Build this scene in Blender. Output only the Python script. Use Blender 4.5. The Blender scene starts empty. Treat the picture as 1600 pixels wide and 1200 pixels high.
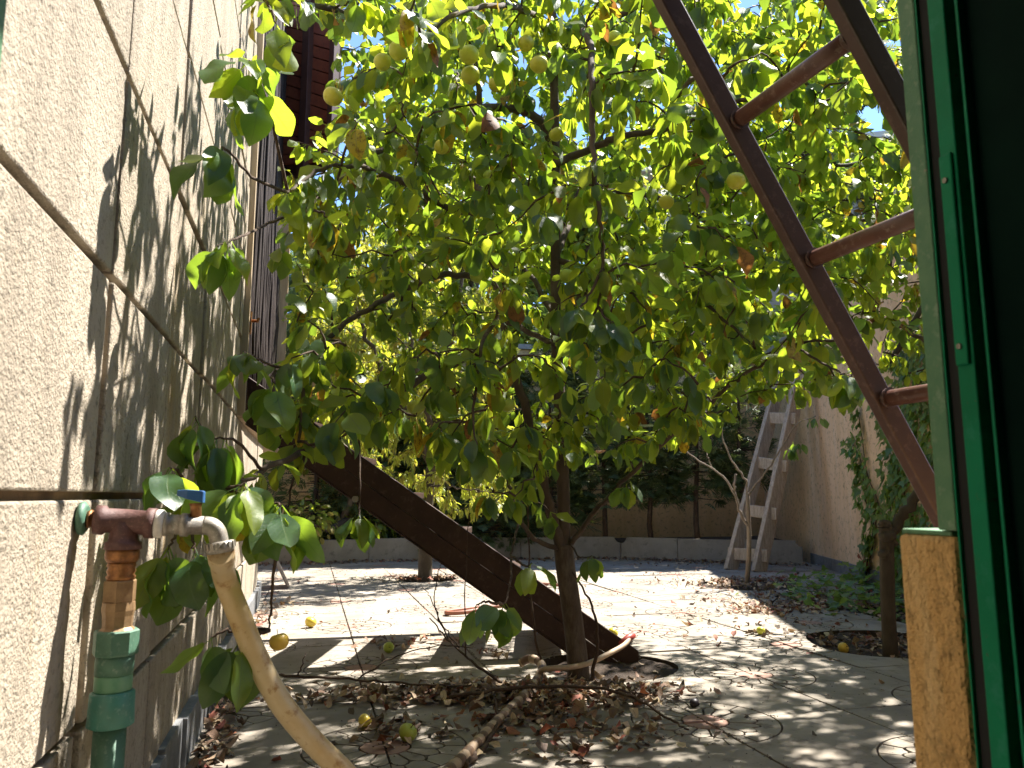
import bpy, bmesh, math, random
import numpy as np
from mathutils import Vector, Matrix
from math import sin, cos, tan, pi, radians, sqrt, atan2

random.seed(7); RNG = np.random.default_rng(7)
SC = bpy.context.scene
COL = SC.collection

# ------------------------------------------------------------------ camera
FPX, CAMH, YAW, PIT = 1202.0, 0.8, 0.255, 0.1445
f_ = np.array([sin(YAW)*cos(PIT), cos(YAW)*cos(PIT), sin(PIT)])
r_ = np.array([cos(YAW), -sin(YAW), 0.0]); u_ = np.cross(r_, f_)
O_ = np.array([0, 0, CAMH])
cam = bpy.data.cameras.new('camera'); camo = bpy.data.objects.new('camera', cam); COL.objects.link(camo)
cam.sensor_width = 36; cam.lens = FPX/1600*36; cam.clip_start = 0.02; cam.clip_end = 1500
camo.matrix_world = Matrix(((r_[0], u_[0], -f_[0], 0), (r_[1], u_[1], -f_[1], 0), (r_[2], u_[2], -f_[2], CAMH), (0, 0, 0, 1)))
cam.dof.use_dof = True; cam.dof.focus_distance = 2.7; cam.dof.aperture_fstop = 9
SC.camera = camo

# ------------------------------------------------------------------ sky and sun
SUN_EL, SUN_AZ = radians(56), radians(27)          # azimuth from +X towards +Y
sdir = Vector((cos(SUN_EL)*cos(SUN_AZ), cos(SUN_EL)*sin(SUN_AZ), sin(SUN_EL)))
W = bpy.data.worlds.new('World'); SC.world = W; W.use_nodes = True
nt = W.node_tree; bg = nt.nodes['Background']
sky = nt.nodes.new('ShaderNodeTexSky'); sky.sky_type = 'NISHITA'; sky.sun_disc = False
sky.sun_elevation = SUN_EL; sky.sun_rotation = pi/2 - SUN_AZ
sky.air_density = 0.7; sky.dust_density = 0.0; sky.ozone_density = 4.0
nt.links.new(sky.outputs[0], bg.inputs[0]); bg.inputs[1].default_value = 0.07
sl = bpy.data.lights.new('sun', 'SUN'); sl.energy = 2.9; sl.angle = radians(0.75); sl.color = (1, 0.94, 0.86)
so = bpy.data.objects.new('sun', sl); COL.objects.link(so)
so.rotation_euler = sdir.to_track_quat('Z', 'Y').to_euler()
SC.view_settings.view_transform = 'Standard'; SC.view_settings.look = 'None'
SC.view_settings.exposure = 2.62; SC.view_settings.gamma = 1; SC.view_settings.use_curve_mapping = False
SC.render.engine = 'CYCLES'; SC.cycles.use_denoising = True
SC.cycles.max_bounces = 10; SC.cycles.diffuse_bounces = 5; SC.cycles.transmission_bounces = 8

# ------------------------------------------------------------------ pixel helpers
def ray(px, py): return f_*FPX + r_*(px-800) - u_*(py-600)
def P(px, py, D): return O_ + ray(px, py)/FPX*D
def pl(px, py, ax, c):
    d = ray(px, py); return O_ + d*((c-O_[ax])/d[ax])
def G(px, py, z=0.0): return pl(px, py, 2, z)
def proj(p):
    q = np.asarray(p, float) - O_; z = q @ f_
    zz = np.where(z > 0.05, z, 0.05)
    return 800+FPX*(q @ r_)/zz, 600-FPX*(q @ u_)/zz, z

# ------------------------------------------------------------------ materials
MATS = {}
def nodes_of(name):
    m = bpy.data.materials.new(name); m.use_nodes = True; MATS[name] = m
    return m, m.node_tree.nodes, m.node_tree.links, m.node_tree.nodes['Principled BSDF']
def mixc(n, l, fac, a, b, mode='MIX'):
    x = n.new('ShaderNodeMix'); x.data_type = 'RGBA'; x.blend_type = mode
    for s, v in ((0, fac), (6, a), (7, b)):
        if hasattr(v, 'node'): l.new(v, x.inputs[s])
        else: x.inputs[s].default_value = v if s == 0 else (*v[:3], 1)
    return x.outputs[2]
def ramp(n, l, src, p0, p1, c0=(0, 0, 0), c1=(1, 1, 1)):
    x = n.new('ShaderNodeValToRGB'); l.new(src, x.inputs[0])
    x.color_ramp.elements[0].position = p0; x.color_ramp.elements[1].position = p1
    x.color_ramp.elements[0].color = (*c0, 1); x.color_ramp.elements[1].color = (*c1, 1)
    return x.outputs[0]
def noise(n, l, scale, detail=4, rough=0.6, vec=None, dist=0):
    x = n.new('ShaderNodeTexNoise'); x.inputs['Scale'].default_value = scale; x.inputs['Detail'].default_value = detail
    x.inputs['Roughness'].default_value = rough; x.inputs['Distortion'].default_value = dist
    if vec: l.new(vec, x.inputs['Vector'])
    return x.outputs[0]
def coords(n, l, scale=(1, 1, 1), kind='Object'):
    t = n.new('ShaderNodeTexCoord')
    mp = n.new('ShaderNodeMapping'); mp.inputs['Scale'].default_value = scale
    if kind == 'World':
        g = n.new('ShaderNodeNewGeometry'); l.new(g.outputs['Position'], mp.inputs[0])
    else: l.new(t.outputs[kind], mp.inputs[0])
    return mp.outputs[0]
def bump(n, l, b, h, strength, dist):
    x = n.new('ShaderNodeBump'); x.inputs['Strength'].default_value = strength; x.inputs['Distance'].default_value = dist
    l.new(h, x.inputs['Height']); l.new(x.outputs[0], b.inputs['Normal']); return x
def simple(name, c1, c2=None, sc=8, rough=0.7, bs=None, bd=0.003, stretch=(1, 1, 1), metal=0, spec=0.5, fine=None, c3=None, p=(0.35, 0.65), chips=None):
    m, n, l, b = nodes_of(name)
    v = coords(n, l, stretch, 'World')
    c2 = c2 or tuple(x*0.75 for x in c1)
    col = mixc(n, l, ramp(n, l, noise(n, l, sc, 6, 0.65, v), *p), c1, c2)
    if c3: col = mixc(n, l, ramp(n, l, noise(n, l, sc*3.7, 5, 0.7, v), 0.55, 0.68), col, c3)
    if chips: col = mixc(n, l, ramp(n, l, noise(n, l, 42, 8, 0.75, v), 0.64, 0.67), col, chips)
    l.new(col, b.inputs['Base Color']); b.inputs['Roughness'].default_value = rough; b.inputs['Metallic'].default_value = metal
    b.inputs['Specular IOR Level'].default_value = spec
    if bs: bump(n, l, b, noise(n, l, fine or sc*6, 6, 0.7, v), bs, bd)
    return m

def stucco(name, c1, c2, c3, scale=95, bs=0.9, bd=0.006):
    m, n, l, b = nodes_of(name)
    v = coords(n, l, (1, 1, 1), 'World'); vs = coords(n, l, (3, 3, 0.45), 'World')
    col = mixc(n, l, ramp(n, l, noise(n, l, 3.0, 5, 0.6, vs), 0.4, 0.62), c1, c2)
    col = mixc(n, l, ramp(n, l, noise(n, l, 2.2, 6, 0.75, vs), 0.56, 0.72), col, c3)
    g = noise(n, l, scale, 3, 0.55, v)
    sp = noise(n, l, scale*0.33, 4, 0.7, v)
    col = mixc(n, l, ramp(n, l, sp, 0.54, 0.68), col, tuple(x*0.48 for x in c1))
    l.new(col, b.inputs['Base Color']); b.inputs['Roughness'].default_value = 0.9; b.inputs['Specular IOR Level'].default_value = 0.2
    mx = n.new('ShaderNodeMath'); mx.operation = 'ADD'; l.new(g, mx.inputs[0]); l.new(sp, mx.inputs[1])
    bump(n, l, b, mx.outputs[0], bs, bd)
    return m

M_WALL = stucco('pale_stucco', (0.425, 0.366, 0.285), (0.31, 0.264, 0.205), (0.38, 0.275, 0.14), 150, 1.0, 0.005)
M_MORTAR = simple('tan_mortar', (0.30, 0.205, 0.12), (0.20, 0.135, 0.08), 20, 0.9, 0.6)
M_SKIRT = simple('grey_skirting', (0.20, 0.21, 0.22), (0.13, 0.135, 0.14), 10, 0.7, 0.3, c3=(0.3, 0.28, 0.25))
M_PILLAR = stucco('ochre_stone', (0.76, 0.48, 0.205), (0.70, 0.41, 0.16), (0.80, 0.57, 0.30), 75, 1.0, 0.012)
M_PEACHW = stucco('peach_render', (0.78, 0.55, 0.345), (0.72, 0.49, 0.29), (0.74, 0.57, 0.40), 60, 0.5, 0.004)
M_TAN = stucco('tan_render', (0.72, 0.49, 0.25), (0.65, 0.43, 0.205), (0.74, 0.53, 0.31), 60, 0.5, 0.004)
M_CONC = simple('paving_concrete', (0.365, 0.325, 0.27), (0.235, 0.207, 0.168), 2.6, 0.88, 0.4, 0.003, c3=(0.185, 0.158, 0.124), fine=160, spec=0.2)
M_RED = simple('reddish_concrete', (0.40, 0.255, 0.20), (0.32, 0.21, 0.17), 6, 0.88, 0.35, 0.002, fine=160, spec=0.2)
M_DIRT = simple('joint_dirt', (0.075, 0.055, 0.04), (0.045, 0.034, 0.026), 30, 1, 0.6)
M_SOIL = simple('garden_soil', (0.085, 0.06, 0.042), (0.05, 0.036, 0.026), 9, 1, 1.0, 0.02, fine=70)
M_SLAB = simple('planter_slab', (0.33, 0.30, 0.255), (0.25, 0.225, 0.19), 4, 0.85, 0.3, c3=(0.19, 0.17, 0.14))
M_STAIR = simple('dark_brown_paint', (0.062, 0.033, 0.023), (0.042, 0.023, 0.017), 7, 0.6, 0.3, stretch=(1, 1, 1), c3=(0.085, 0.052, 0.04), spec=0.25, chips=(0.12, 0.08, 0.06))
M_LADM = simple('brown_enamel', (0.098, 0.055, 0.047), (0.08, 0.044, 0.037), 14, 0.45, 0.12, c3=(0.15, 0.09, 0.075), chips=(0.17, 0.10, 0.075))
M_RUNG = simple('worn_brown_enamel', (0.135, 0.058, 0.04), (0.105, 0.045, 0.032), 18, 0.4, 0.15, c3=(0.24, 0.15, 0.12), p=(0.4, 0.6), chips=(0.46, 0.38, 0.33))
M_OLDW = simple('weathered_wood', (0.52, 0.43, 0.335), (0.32, 0.255, 0.19), 16, 0.9, 0.8, stretch=(3, 3, 0.5), c3=(0.16, 0.13, 0.10))
M_PALEW = simple('pale_timber', (0.50, 0.38, 0.24), (0.36, 0.26, 0.16), 12, 0.8, 0.4, stretch=(4, 4, 0.4))
M_REED = simple('dark_reed', (0.036, 0.024, 0.02), (0.018, 0.012, 0.010), 40, 0.75, 0.3, stretch=(6, 6, 0.4), c3=(0.12, 0.095, 0.085), spec=0.2)
M_BOARD = simple('redbrown_boards', (0.26, 0.075, 0.034), (0.19, 0.05, 0.025), 12, 0.55, 0.2, c3=(0.10, 0.03, 0.018))
M_BEAM = simple('dark_beam', (0.085, 0.034, 0.022), (0.055, 0.022, 0.016), 10, 0.6, 0.2)
M_GREEN = simple('green_enamel', (0.006, 0.25, 0.115), (0.005, 0.19, 0.085), 6, 0.5, 0.15, fine=120, c3=(0.02, 0.25, 0.14), spec=0.15, chips=(0.10, 0.07, 0.05))
M_GREENP = simple('worn_green_enamel', (0.13, 0.27, 0.14), (0.07, 0.21, 0.105), 16, 0.5, 0.35, fine=150, c3=(0.22, 0.33, 0.21), chips=(0.30, 0.27, 0.2))
M_BLACK = simple('black_rubber', (0.008, 0.008, 0.008), None, 8, 0.8)
M_GLASSD = simple('dark_door_sheet', (0.003, 0.018, 0.012), (0.001, 0.008, 0.007), 3, 0.6, spec=0.03)
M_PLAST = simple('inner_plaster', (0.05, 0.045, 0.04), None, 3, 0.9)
M_TEE = simple('maroon_iron', (0.125, 0.055, 0.047), (0.085, 0.038, 0.031), 60, 0.6, 0.4, fine=200, c3=(0.2, 0.1, 0.085))
M_RUST = simple('rusty_brass', (0.38, 0.17, 0.055), (0.17, 0.07, 0.03), 80, 0.45, 0.3, metal=0.5, fine=260)
M_BRASS = simple('dull_brass', (0.34, 0.22, 0.11), (0.23, 0.14, 0.07), 50, 0.5, 0.2, metal=0.35)
M_PPR = simple('green_plastic_pipe', (0.085, 0.19, 0.125), (0.065, 0.145, 0.095), 30, 0.55, 0.1, c3=(0.16, 0.25, 0.19))
M_PPR2 = simple('pale_green_plastic', (0.14, 0.30, 0.18), (0.10, 0.25, 0.14), 30, 0.5)
M_TURQ = simple('turquoise_plastic', (0.055, 0.225, 0.175), (0.06, 0.18, 0.135), 25, 0.5, c3=(0.16, 0.30, 0.24))
M_CHROME = simple('dull_nickel', (0.36, 0.33, 0.285), (0.25, 0.23, 0.195), 70, 0.5, 0.2, metal=0.5, c3=(0.48, 0.44, 0.38))
M_WHITE = simple('white_tape', (0.78, 0.74, 0.68), None, 60, 0.7, 0.4)
M_BLUE = simple('blue_handle', (0.02, 0.085, 0.26), (0.03, 0.12, 0.30), 40, 0.45)
M_HOSE = simple('yellowed_hose', (0.54, 0.38, 0.175), (0.60, 0.48, 0.29), 10, 0.4, 0.05, c3=(0.36, 0.21, 0.085))
M_RIBA = simple('beige_hose', (0.46, 0.34, 0.225), (0.36, 0.26, 0.17), 25, 0.6)
M_RIBB = simple('brown_hose_band', (0.20, 0.125, 0.075), (0.15, 0.09, 0.055), 25, 0.6)
M_OHOSE = simple('orange_hose', (0.30, 0.11, 0.06), (0.24, 0.085, 0.05), 14, 0.55)
M_REDR = simple('red_fitting', (0.35, 0.05, 0.035), None, 14, 0.5)
M_HOUSE = simple('pink_stone_facade', (0.48, 0.42, 0.38), (0.40, 0.35, 0.31), 0.8, 0.9)
M_ROOFP = simple('pale_roof_slab', (0.6, 0.58, 0.55), None, 1, 0.8)
M_PANE = simple('window_pane', (0.05, 0.07, 0.10), None, 1, 0.1)
M_POLE = simple('grey_pole', (0.42, 0.42, 0.42), None, 4, 0.7)
M_DARKH = simple('dark_hollow', (0.05, 0.04, 0.032), None, 4, 0.95)

def bark(name, c1, c2, c3, sc=22):
    m, n, l, b = nodes_of(name)
    v = coords(n, l, (1, 1, 0.35), 'World')
    col = mixc(n, l, ramp(n, l, noise(n, l, sc, 6, 0.7, v), 0.35, 0.65), c1, c2)
    col = mixc(n, l, ramp(n, l, noise(n, l, sc*0.35, 5, 0.7, v), 0.52, 0.66), col, c3)
    l.new(col, b.inputs['Base Color']); b.inputs['Roughness'].default_value = 0.85; b.inputs['Specular IOR Level'].default_value = 0.25
    bump(n, l, b, noise(n, l, sc*3, 6, 0.75, v), 0.6, 0.006)
    return m
M_BARK = bark('apple_bark', (0.115, 0.085, 0.062), (0.072, 0.053, 0.040), (0.17, 0.14, 0.105))
M_TWIG = bark('twig_bark', (0.095, 0.062, 0.043), (0.06, 0.04, 0.029), (0.15, 0.11, 0.08), 60)
M_PALEBARK = bark('bare_grey_bark', (0.27, 0.22, 0.175), (0.18, 0.145, 0.115), (0.34, 0.285, 0.23), 30)
M_STUMPB = bark('stump_bark', (0.10, 0.08, 0.055), (0.068, 0.054, 0.038), (0.135, 0.115, 0.082))

def leaf_mat(name, top, trans, fac=0.42, rough=0.4, vein=(0.20, 0.26, 0.10), var=0.35, under=None, spots=None):
    m, n, l, b = nodes_of(name)
    uvn = n.new('ShaderNodeUVMap'); sep = n.new('ShaderNodeSeparateXYZ'); l.new(uvn.outputs[0], sep.inputs[0])
    def mth(op, a, bb=None):
        x = n.new('ShaderNodeMath'); x.operation = op
        for i, v in enumerate((a, bb)):
            if v is None: continue
            if hasattr(v, 'node'): l.new(v, x.inputs[i])
            else: x.inputs[i].default_value = v
        return x.outputs[0]
    au = mth('ABSOLUTE', mth('SUBTRACT', sep.outputs[0], 0.5))
    mid = mth('LESS_THAN', au, 0.022)
    sv = mth('SINE', mth('MULTIPLY', mth('SUBTRACT', sep.outputs[1], mth('MULTIPLY', au, 0.55)), 52.0))
    side = mth('MULTIPLY', mth('GREATER_THAN', sv, 0.9), 0.38)
    vf = mth('MAXIMUM', mid, side)
    geo = n.new('ShaderNodeNewGeometry'); oi = n.new('ShaderNodeObjectInfo')
    rnd = mth('FRACT', mth('ADD', geo.outputs['Random Per Island'], oi.outputs['Random']))
    hsv = n.new('ShaderNodeHueSaturation'); hsv.inputs['Color'].default_value = (*top, 1)
    l.new(mth('ADD', mth('MULTIPLY', rnd, var*2), 1-var), hsv.inputs['Value'])
    l.new(mth('ADD', mth('MULTIPLY', mth('FRACT', mth('MULTIPLY', rnd, 7.31)), 0.05), 0.475), hsv.inputs['Hue'])
    v = coords(n, l, (1, 1, 1), 'World')
    base = hsv.outputs[0]
    if under: base = mixc(n, l, geo.outputs['Backfacing'], base, under)
    if spots: base = mixc(n, l, ramp(n, l, noise(n, l, 55, 4, 0.7, v), 0.5, 0.62), base, spots)
    nz = noise(n, l, 90, 3, 0.6, v)
    base = mixc(n, l, mth('MULTIPLY', nz, 0.35), base, tuple(x*1.9 for x in top))
    base = mixc(n, l, vf, base, vein)
    l.new(base, b.inputs['Base Color']); b.inputs['Roughness'].default_value = rough; b.inputs['Specular IOR Level'].default_value = 0.55
    tr = n.new('ShaderNodeBsdfTranslucent')
    h2 = n.new('ShaderNodeHueSaturation'); h2.inputs['Color'].default_value = (*trans, 1)
    l.new(mth('ADD', mth('MULTIPLY', rnd, 0.5), 0.72), h2.inputs['Value'])
    tcol = mixc(n, l, mth('MULTIPLY', vf, 0.5), h2.outputs[0], tuple(x*0.55 for x in trans))
    if spots: tcol = mixc(n, l, ramp(n, l, noise(n, l, 55, 4, 0.7, v), 0.5, 0.62), tcol, spots)
    l.new(tcol, tr.inputs[0])
    mx = n.new('ShaderNodeMixShader'); mx.inputs[0].default_value = fac
    l.new(b.outputs[0], mx.inputs[1]); l.new(tr.outputs[0], mx.inputs[2])
    l.new(mx.outputs[0], n['Material Output'].inputs[0])
    bp = n.new('ShaderNodeBump'); bp.inputs['Strength'].default_value = 0.35; bp.inputs['Distance'].default_value = 0.002
    l.new(mth('ADD', mth('MULTIPLY', vf, -1.0), nz), bp.inputs['Height'])
    l.new(bp.outputs[0], b.inputs['Normal'])
    return m
L_DARK = leaf_mat('apple_leaf_deep_green', (0.033, 0.078, 0.036), (0.38, 0.58, 0.04), 0.40, 0.4, (0.09, 0.15, 0.06), under=(0.085, 0.13, 0.065))
L_MID = leaf_mat('apple_leaf_green', (0.052, 0.105, 0.026), (0.56, 0.72, 0.04), 0.52, 0.42, (0.12, 0.18, 0.06), under=(0.10, 0.15, 0.065))
L_LITE = leaf_mat('apple_leaf_yellow_green', (0.085, 0.14, 0.028), (0.64, 0.72, 0.04), 0.54, 0.45, (0.17, 0.22, 0.07), under=(0.12, 0.17, 0.06))
L_YEL = leaf_mat('apple_leaf_turned_yellow', (0.36, 0.27, 0.03), (0.75, 0.52, 0.03), 0.45, 0.5, (0.4, 0.34, 0.1), spots=(0.22, 0.10, 0.02))
L_BRN = leaf_mat('apple_leaf_dried', (0.24, 0.115, 0.04), (0.55, 0.24, 0.05), 0.3, 0.7, (0.2, 0.1, 0.04), spots=(0.12, 0.055, 0.025))
L_LIT1 = leaf_mat('litter_brown', (0.20, 0.13, 0.08), (0.2, 0.1, 0.04), 0.12, 0.75, (0.11, 0.065, 0.04), 0.5)
L_LIT2 = leaf_mat('litter_tan', (0.44, 0.33, 0.21), (0.3, 0.2, 0.1), 0.12, 0.75, (0.24, 0.16, 0.1), 0.4)
L_LIT3 = leaf_mat('litter_russet', (0.24, 0.085, 0.045), (0.3, 0.1, 0.04), 0.15, 0.75, (0.14, 0.05, 0.03), 0.4)
L_LIT4 = leaf_mat('litter_grey_brown', (0.12, 0.088, 0.062), (0.1, 0.06, 0.03), 0.08, 0.8, (0.06, 0.04, 0.03), 0.4)
L_PEACH = leaf_mat('peach_leaf', (0.16, 0.20, 0.045), (0.66, 0.70, 0.07), 0.5, 0.45, (0.22, 0.24, 0.09), under=(0.15, 0.18, 0.07))
L_PEACH2 = leaf_mat('peach_leaf_yellow', (0.24, 0.22, 0.05), (0.62, 0.55, 0.08), 0.45, 0.5, (0.3, 0.28, 0.1))
L_THUJA = leaf_mat('conifer_spray', (0.055, 0.085, 0.034), (0.18, 0.25, 0.05), 0.3, 0.6, (0.05, 0.08, 0.03), 0.4)
L_THUJA2 = leaf_mat('conifer_spray_pale', (0.10, 0.125, 0.045), (0.3, 0.34, 0.07), 0.3, 0.6, (0.08, 0.11, 0.04), 0.4)
L_IVY = leaf_mat('ivy_leaf', (0.075, 0.155, 0.038), (0.34, 0.5, 0.06), 0.35, 0.5, (0.13, 0.2, 0.08), 0.35)
L_IVYY = leaf_mat('ivy_leaf_pale', (0.14, 0.21, 0.045), (0.40, 0.52, 0.06), 0.38, 0.5, (0.2, 0.26, 0.1), 0.35)
L_FAR = leaf_mat('far_tree_leaf', (0.07, 0.115, 0.028), (0.42, 0.52, 0.05), 0.45, 0.5, (0.1, 0.15, 0.05), 0.4)
L_FARY = leaf_mat('far_tree_leaf_yellow', (0.17, 0.19, 0.04), (0.58, 0.58, 0.06), 0.45, 0.5, (0.2, 0.22, 0.07), 0.4)
M_APPLE = leaf_mat('apple_skin', (0.56, 0.56, 0.06), (0.5, 0.5, 0.06), 0.06, 0.35, (0.42, 0.45, 0.055), 0.15, spots=None)
M_APPLEY = leaf_mat('apple_skin_yellow', (0.62, 0.47, 0.06), (0.5, 0.5, 0.06), 0.05, 0.35, (0.62, 0.47, 0.06), 0.15)
M_APPLEG = leaf_mat('apple_skin_green', (0.38, 0.44, 0.055), (0.4, 0.5, 0.05), 0.06, 0.35, (0.25, 0.38, 0.035), 0.15)
M_FIG = simple('dark_fruit', (0.02, 0.014, 0.02), None, 30, 0.5)

# ------------------------------------------------------------------ object helpers
def link(o, parent=None):
    COL.objects.link(o)
    if parent is not None: o.parent = parent
    return o
def tag(o, label, cat, group=None):
    o['label'] = label; o['category'] = cat
    if group: o['group'] = group
    return o
def thing(name, label, cat, loc=(0, 0, 0), group=None):
    o = bpy.data.objects.new(name, None); o.location = [float(x) for x in loc]; o.empty_display_size = 0.1
    link(o); return tag(o, label, cat, group)
def put(o, parent):
    """parent a mesh whose vertices are world coordinates to an Empty that only has a location"""
    if parent is None: return o
    root = parent; off = Vector((0, 0, 0))
    while root is not None:
        off += root.location; root = root.parent
    o.parent = parent; o.location = Vector(o.location) - off
    return o
def mesh_from(name, verts, faces, mats, midx=None, smooth=False, uvs=None):
    me = bpy.data.meshes.new(name); me.from_pydata([tuple(map(float, v)) for v in verts], [], faces)
    for m in (mats if isinstance(mats, (list, tuple)) else [mats]): me.materials.append(m)
    if midx is not None: me.polygons.foreach_set('material_index', midx)
    if smooth: me.polygons.foreach_set('use_smooth', [True]*len(me.polygons))
    me.update(); return me
class MB:
    def __init__(s): s.v = []; s.f = []; s.m = []; s.sm = []
    def add(s, vs, fs, mi=0, smooth=False):
        k = len(s.v); s.v += [tuple(map(float, v)) for v in vs]
        s.f += [tuple(i+k for i in f) for f in fs]; s.m += [mi]*len(fs); s.sm += [smooth]*len(fs); return s
    def box(s, lo, hi, mi=0):
        x0, y0, z0 = lo; x1, y1, z1 = hi
        return s.add([(x0,y0,z0),(x1,y0,z0),(x1,y1,z0),(x0,y1,z0),(x0,y0,z1),(x1,y0,z1),(x1,y1,z1),(x0,y1,z1)],
                     [(0,3,2,1),(4,5,6,7),(0,1,5,4),(1,2,6,5),(2,3,7,6),(3,0,4,7)], mi)
    def bar(s, a, b, w, h, up=(0, 0, 1), mi=0):
        a = Vector(a); b = Vector(b); t = (b-a).normalized(); up = (0, 1, 0) if abs(t.dot(Vector(up).normalized())) > .999 else up; sd = t.cross(Vector(up)).normalized(); uu = sd.cross(t)
        vs = []
        for p in (a, b):
            for x, y in ((-1,-1),(1,-1),(1,1),(-1,1)): vs.append(p+sd*(x*w/2)+uu*(y*h/2))
        return s.add(vs, [(0,1,2,3),(7,6,5,4),(0,4,5,1),(1,5,6,2),(2,6,7,3),(3,7,4,0)], mi)
    def prism(s, poly, z0, z1, mi=0):
        k = len(poly)
        return s.add([(x, y, z0) for x, y in poly]+[(x, y, z1) for x, y in poly],
                     [tuple(range(k-1, -1, -1)), tuple(range(k, 2*k))]+[(i, (i+1) % k, (i+1) % k+k, i+k) for i in range(k)], mi)
    def tube(s, pts, rad, n=8, mi=0, cap=True, smooth=True, mfun=None):
        pts = np.asarray(pts, float); m = len(pts)
        rad = np.full(m, rad) if np.isscalar(rad) else np.asarray(rad, float)
        tg = np.gradient(pts, axis=0); tg /= np.linalg.norm(tg, axis=1)[:, None]+1e-12
        ref = np.array([0, 0, 1.0]) if abs(tg[0][2]) < 0.9 else np.array([1.0, 0, 0])
        nn = np.cross(tg[0], ref); nn /= np.linalg.norm(nn)
        k = len(s.v); ang = np.arange(n)*2*pi/n
        for i in range(m):
            nn = nn - tg[i]*(nn @ tg[i]); nn /= np.linalg.norm(nn)+1e-12; bb = np.cross(tg[i], nn)
            ring = pts[i]+rad[i]*(np.cos(ang)[:, None]*nn+np.sin(ang)[:, None]*bb)
            s.v += [tuple(x) for x in ring.tolist()]
        for i in range(m-1):
            mm = mfun(i) if mfun else mi
            for j in range(n):
                a = k+i*n+j; b = k+i*n+(j+1) % n
                s.f.append((a, b, b+n, a+n)); s.m.append(mm); s.sm.append(smooth)
        if cap:
            s.f += [tuple(k+j for j in range(n-1, -1, -1)), tuple(k+(m-1)*n+j for j in range(n))]; s.m += [mi, mi]; s.sm += [False, False]
        return s
    def mesh(s, name, mats):
        me = bpy.data.meshes.new(name); me.from_pydata(s.v, [], s.f)
        for m in (mats if isinstance(mats, (list, tuple)) else [mats]): me.materials.append(m)
        me.polygons.foreach_set('material_index', s.m); me.polygons.foreach_set('use_smooth', s.sm); me.update(); return me
    def build(s, name, mats, parent=None, bev=0, kind=None):
        o = bpy.data.objects.new(name, s.mesh(name, mats)); COL.objects.link(o); put(o, parent)
        if bev:
            b = o.modifiers.new('bevel', 'BEVEL'); b.width = bev; b.segments = 2; b.limit_method = 'ANGLE'
        if kind: o['kind'] = kind
        return o
def struct(name, mb, mats, bev=0):
    o = mb.build(name, mats, None, bev); o['kind'] = 'structure'; return o
def spline(pts, n=8):
    """Catmull-Rom through pts"""
    p = np.asarray(pts, float); p = np.vstack([2*p[0]-p[1], p, 2*p[-1]-p[-2]]); out = []
    for i in range(1, len(p)-2):
        for t in np.linspace(0, 1, n, endpoint=False):
            a, b, c, d = p[i-1:i+3]
            out.append(0.5*((2*b)+(-a+c)*t+(2*a-5*b+4*c-d)*t*t+(-a+3*b-3*c+d)*t**3))
    out.append(p[-2]); return np.array(out)
def wob(pts, amp, seed=0):
    g = np.random.default_rng(seed); p = np.array(pts); k = g.normal(0, amp, p.shape); k[0] = 0; k[-1] *= 0.3
    return p+k

# ================================================================== SETTING
# ground sheet below everything
g = MB(); g.add([(-70,-40,-.10),(90,-40,-.10),(90,120,-.10),(-70,120,-.10)], [(0,1,2,3)])
struct('ground', g, M_SOIL)

# ---- paving: square tiles, each with two quarter wheels pressed into opposite corners
TW, TH, X0, Y0, GAP = 0.57, 0.60, 1.405, 2.64, 0.006
R0, R1, R2, R3 = 0.083, 0.165, 0.192, 0.262
def arc(c, r, a0, a1, n): return [(c[0]+r*cos(a0+(a1-a0)*i/n), c[1]+r*sin(a0+(a1-a0)*i/n)) for i in range(n+1)]
def tile_mb(seed):
    g = random.Random(seed); mb = MB(); e = 0.0045
    mb.box((.001, .001, -0.05), (TW-.001, TH-.001, -0.011), 2)
    gp = 0.0075
    for (c, s0) in (((0, 0), 0.0), ((TW, TH), pi)):
        def A(r, k, sgn): return sgn*gp/2/r
        q = s0; n = 4
        ee = 0.004
        mb.prism([(c[0]+ee*(1 if c[0] == 0 else -1), c[1]+ee*(1 if c[1] == 0 else -1))]+arc(c, R0-gp/2, q+.05, q+pi/2-.05, 6), -0.010, 0.0, 1)
        da = pi/2/n
        jit = [0]+[g.uniform(-.06, .06) for _ in range(n-1)]+[0]
        for k in range(n):
            a0 = q+k*da+jit[k]; a1 = q+(k+1)*da+jit[k+1]
            i0, i1 = gp/2/R0*1.1, gp/2/R1
            pts = arc(c, R0+gp/2, a0+i0, a1-i0, 3)
            out = []
            for t in (1, .8, .6, .4, .2, 0):
                a = a0+i1+(a1-a0-2*i1)*t; rr = R1+(R2-R1)*sin(pi*t)-gp/2
                out.append((c[0]+rr*cos(a), c[1]+rr*sin(a)))
            mb.prism(pts+out, -0.010, g.uniform(-.0012, .0006), 0)
        mids = [q]+[q+(k+.5)*da for k in range(n)]+[q+pi/2]
        for k in range(len(mids)-1):
            a0, a1 = mids[k]+gp/2/R3, mids[k+1]-gp/2/R3
            inner = []
            for t in (0, .2, .4, .6, .8, 1):
                a = a0+(a1-a0)*t; ph = ((a-q)/da) % 1.0; rr = R1+(R2-R1)*sin(pi*ph)+gp/2
                inner.append((c[0]+rr*cos(a), c[1]+rr*sin(a)))
            mb.prism(inner+arc(c, R3-gp/2, a1, a0, 4), -0.010, g.uniform(-.0012, .0006), 0)
    R = R3+gp/2
    poly = [(R, e), (TW-e, e)]+arc((TW, TH), R, 3*pi/2-.012, pi+.012, 10)+[(e, TH-e)]+arc((0, 0), R, pi/2-.012, .012, 10)
    mb.prism(poly, -0.010, 0.0, 0)
    return mb
TM = [MATS[k] for k in ('paving_concrete', 'reddish_concrete', 'joint_dirt')]
meshA = [tile_mb(s).mesh('paving_tile', TM) for s in range(3)]
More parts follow.
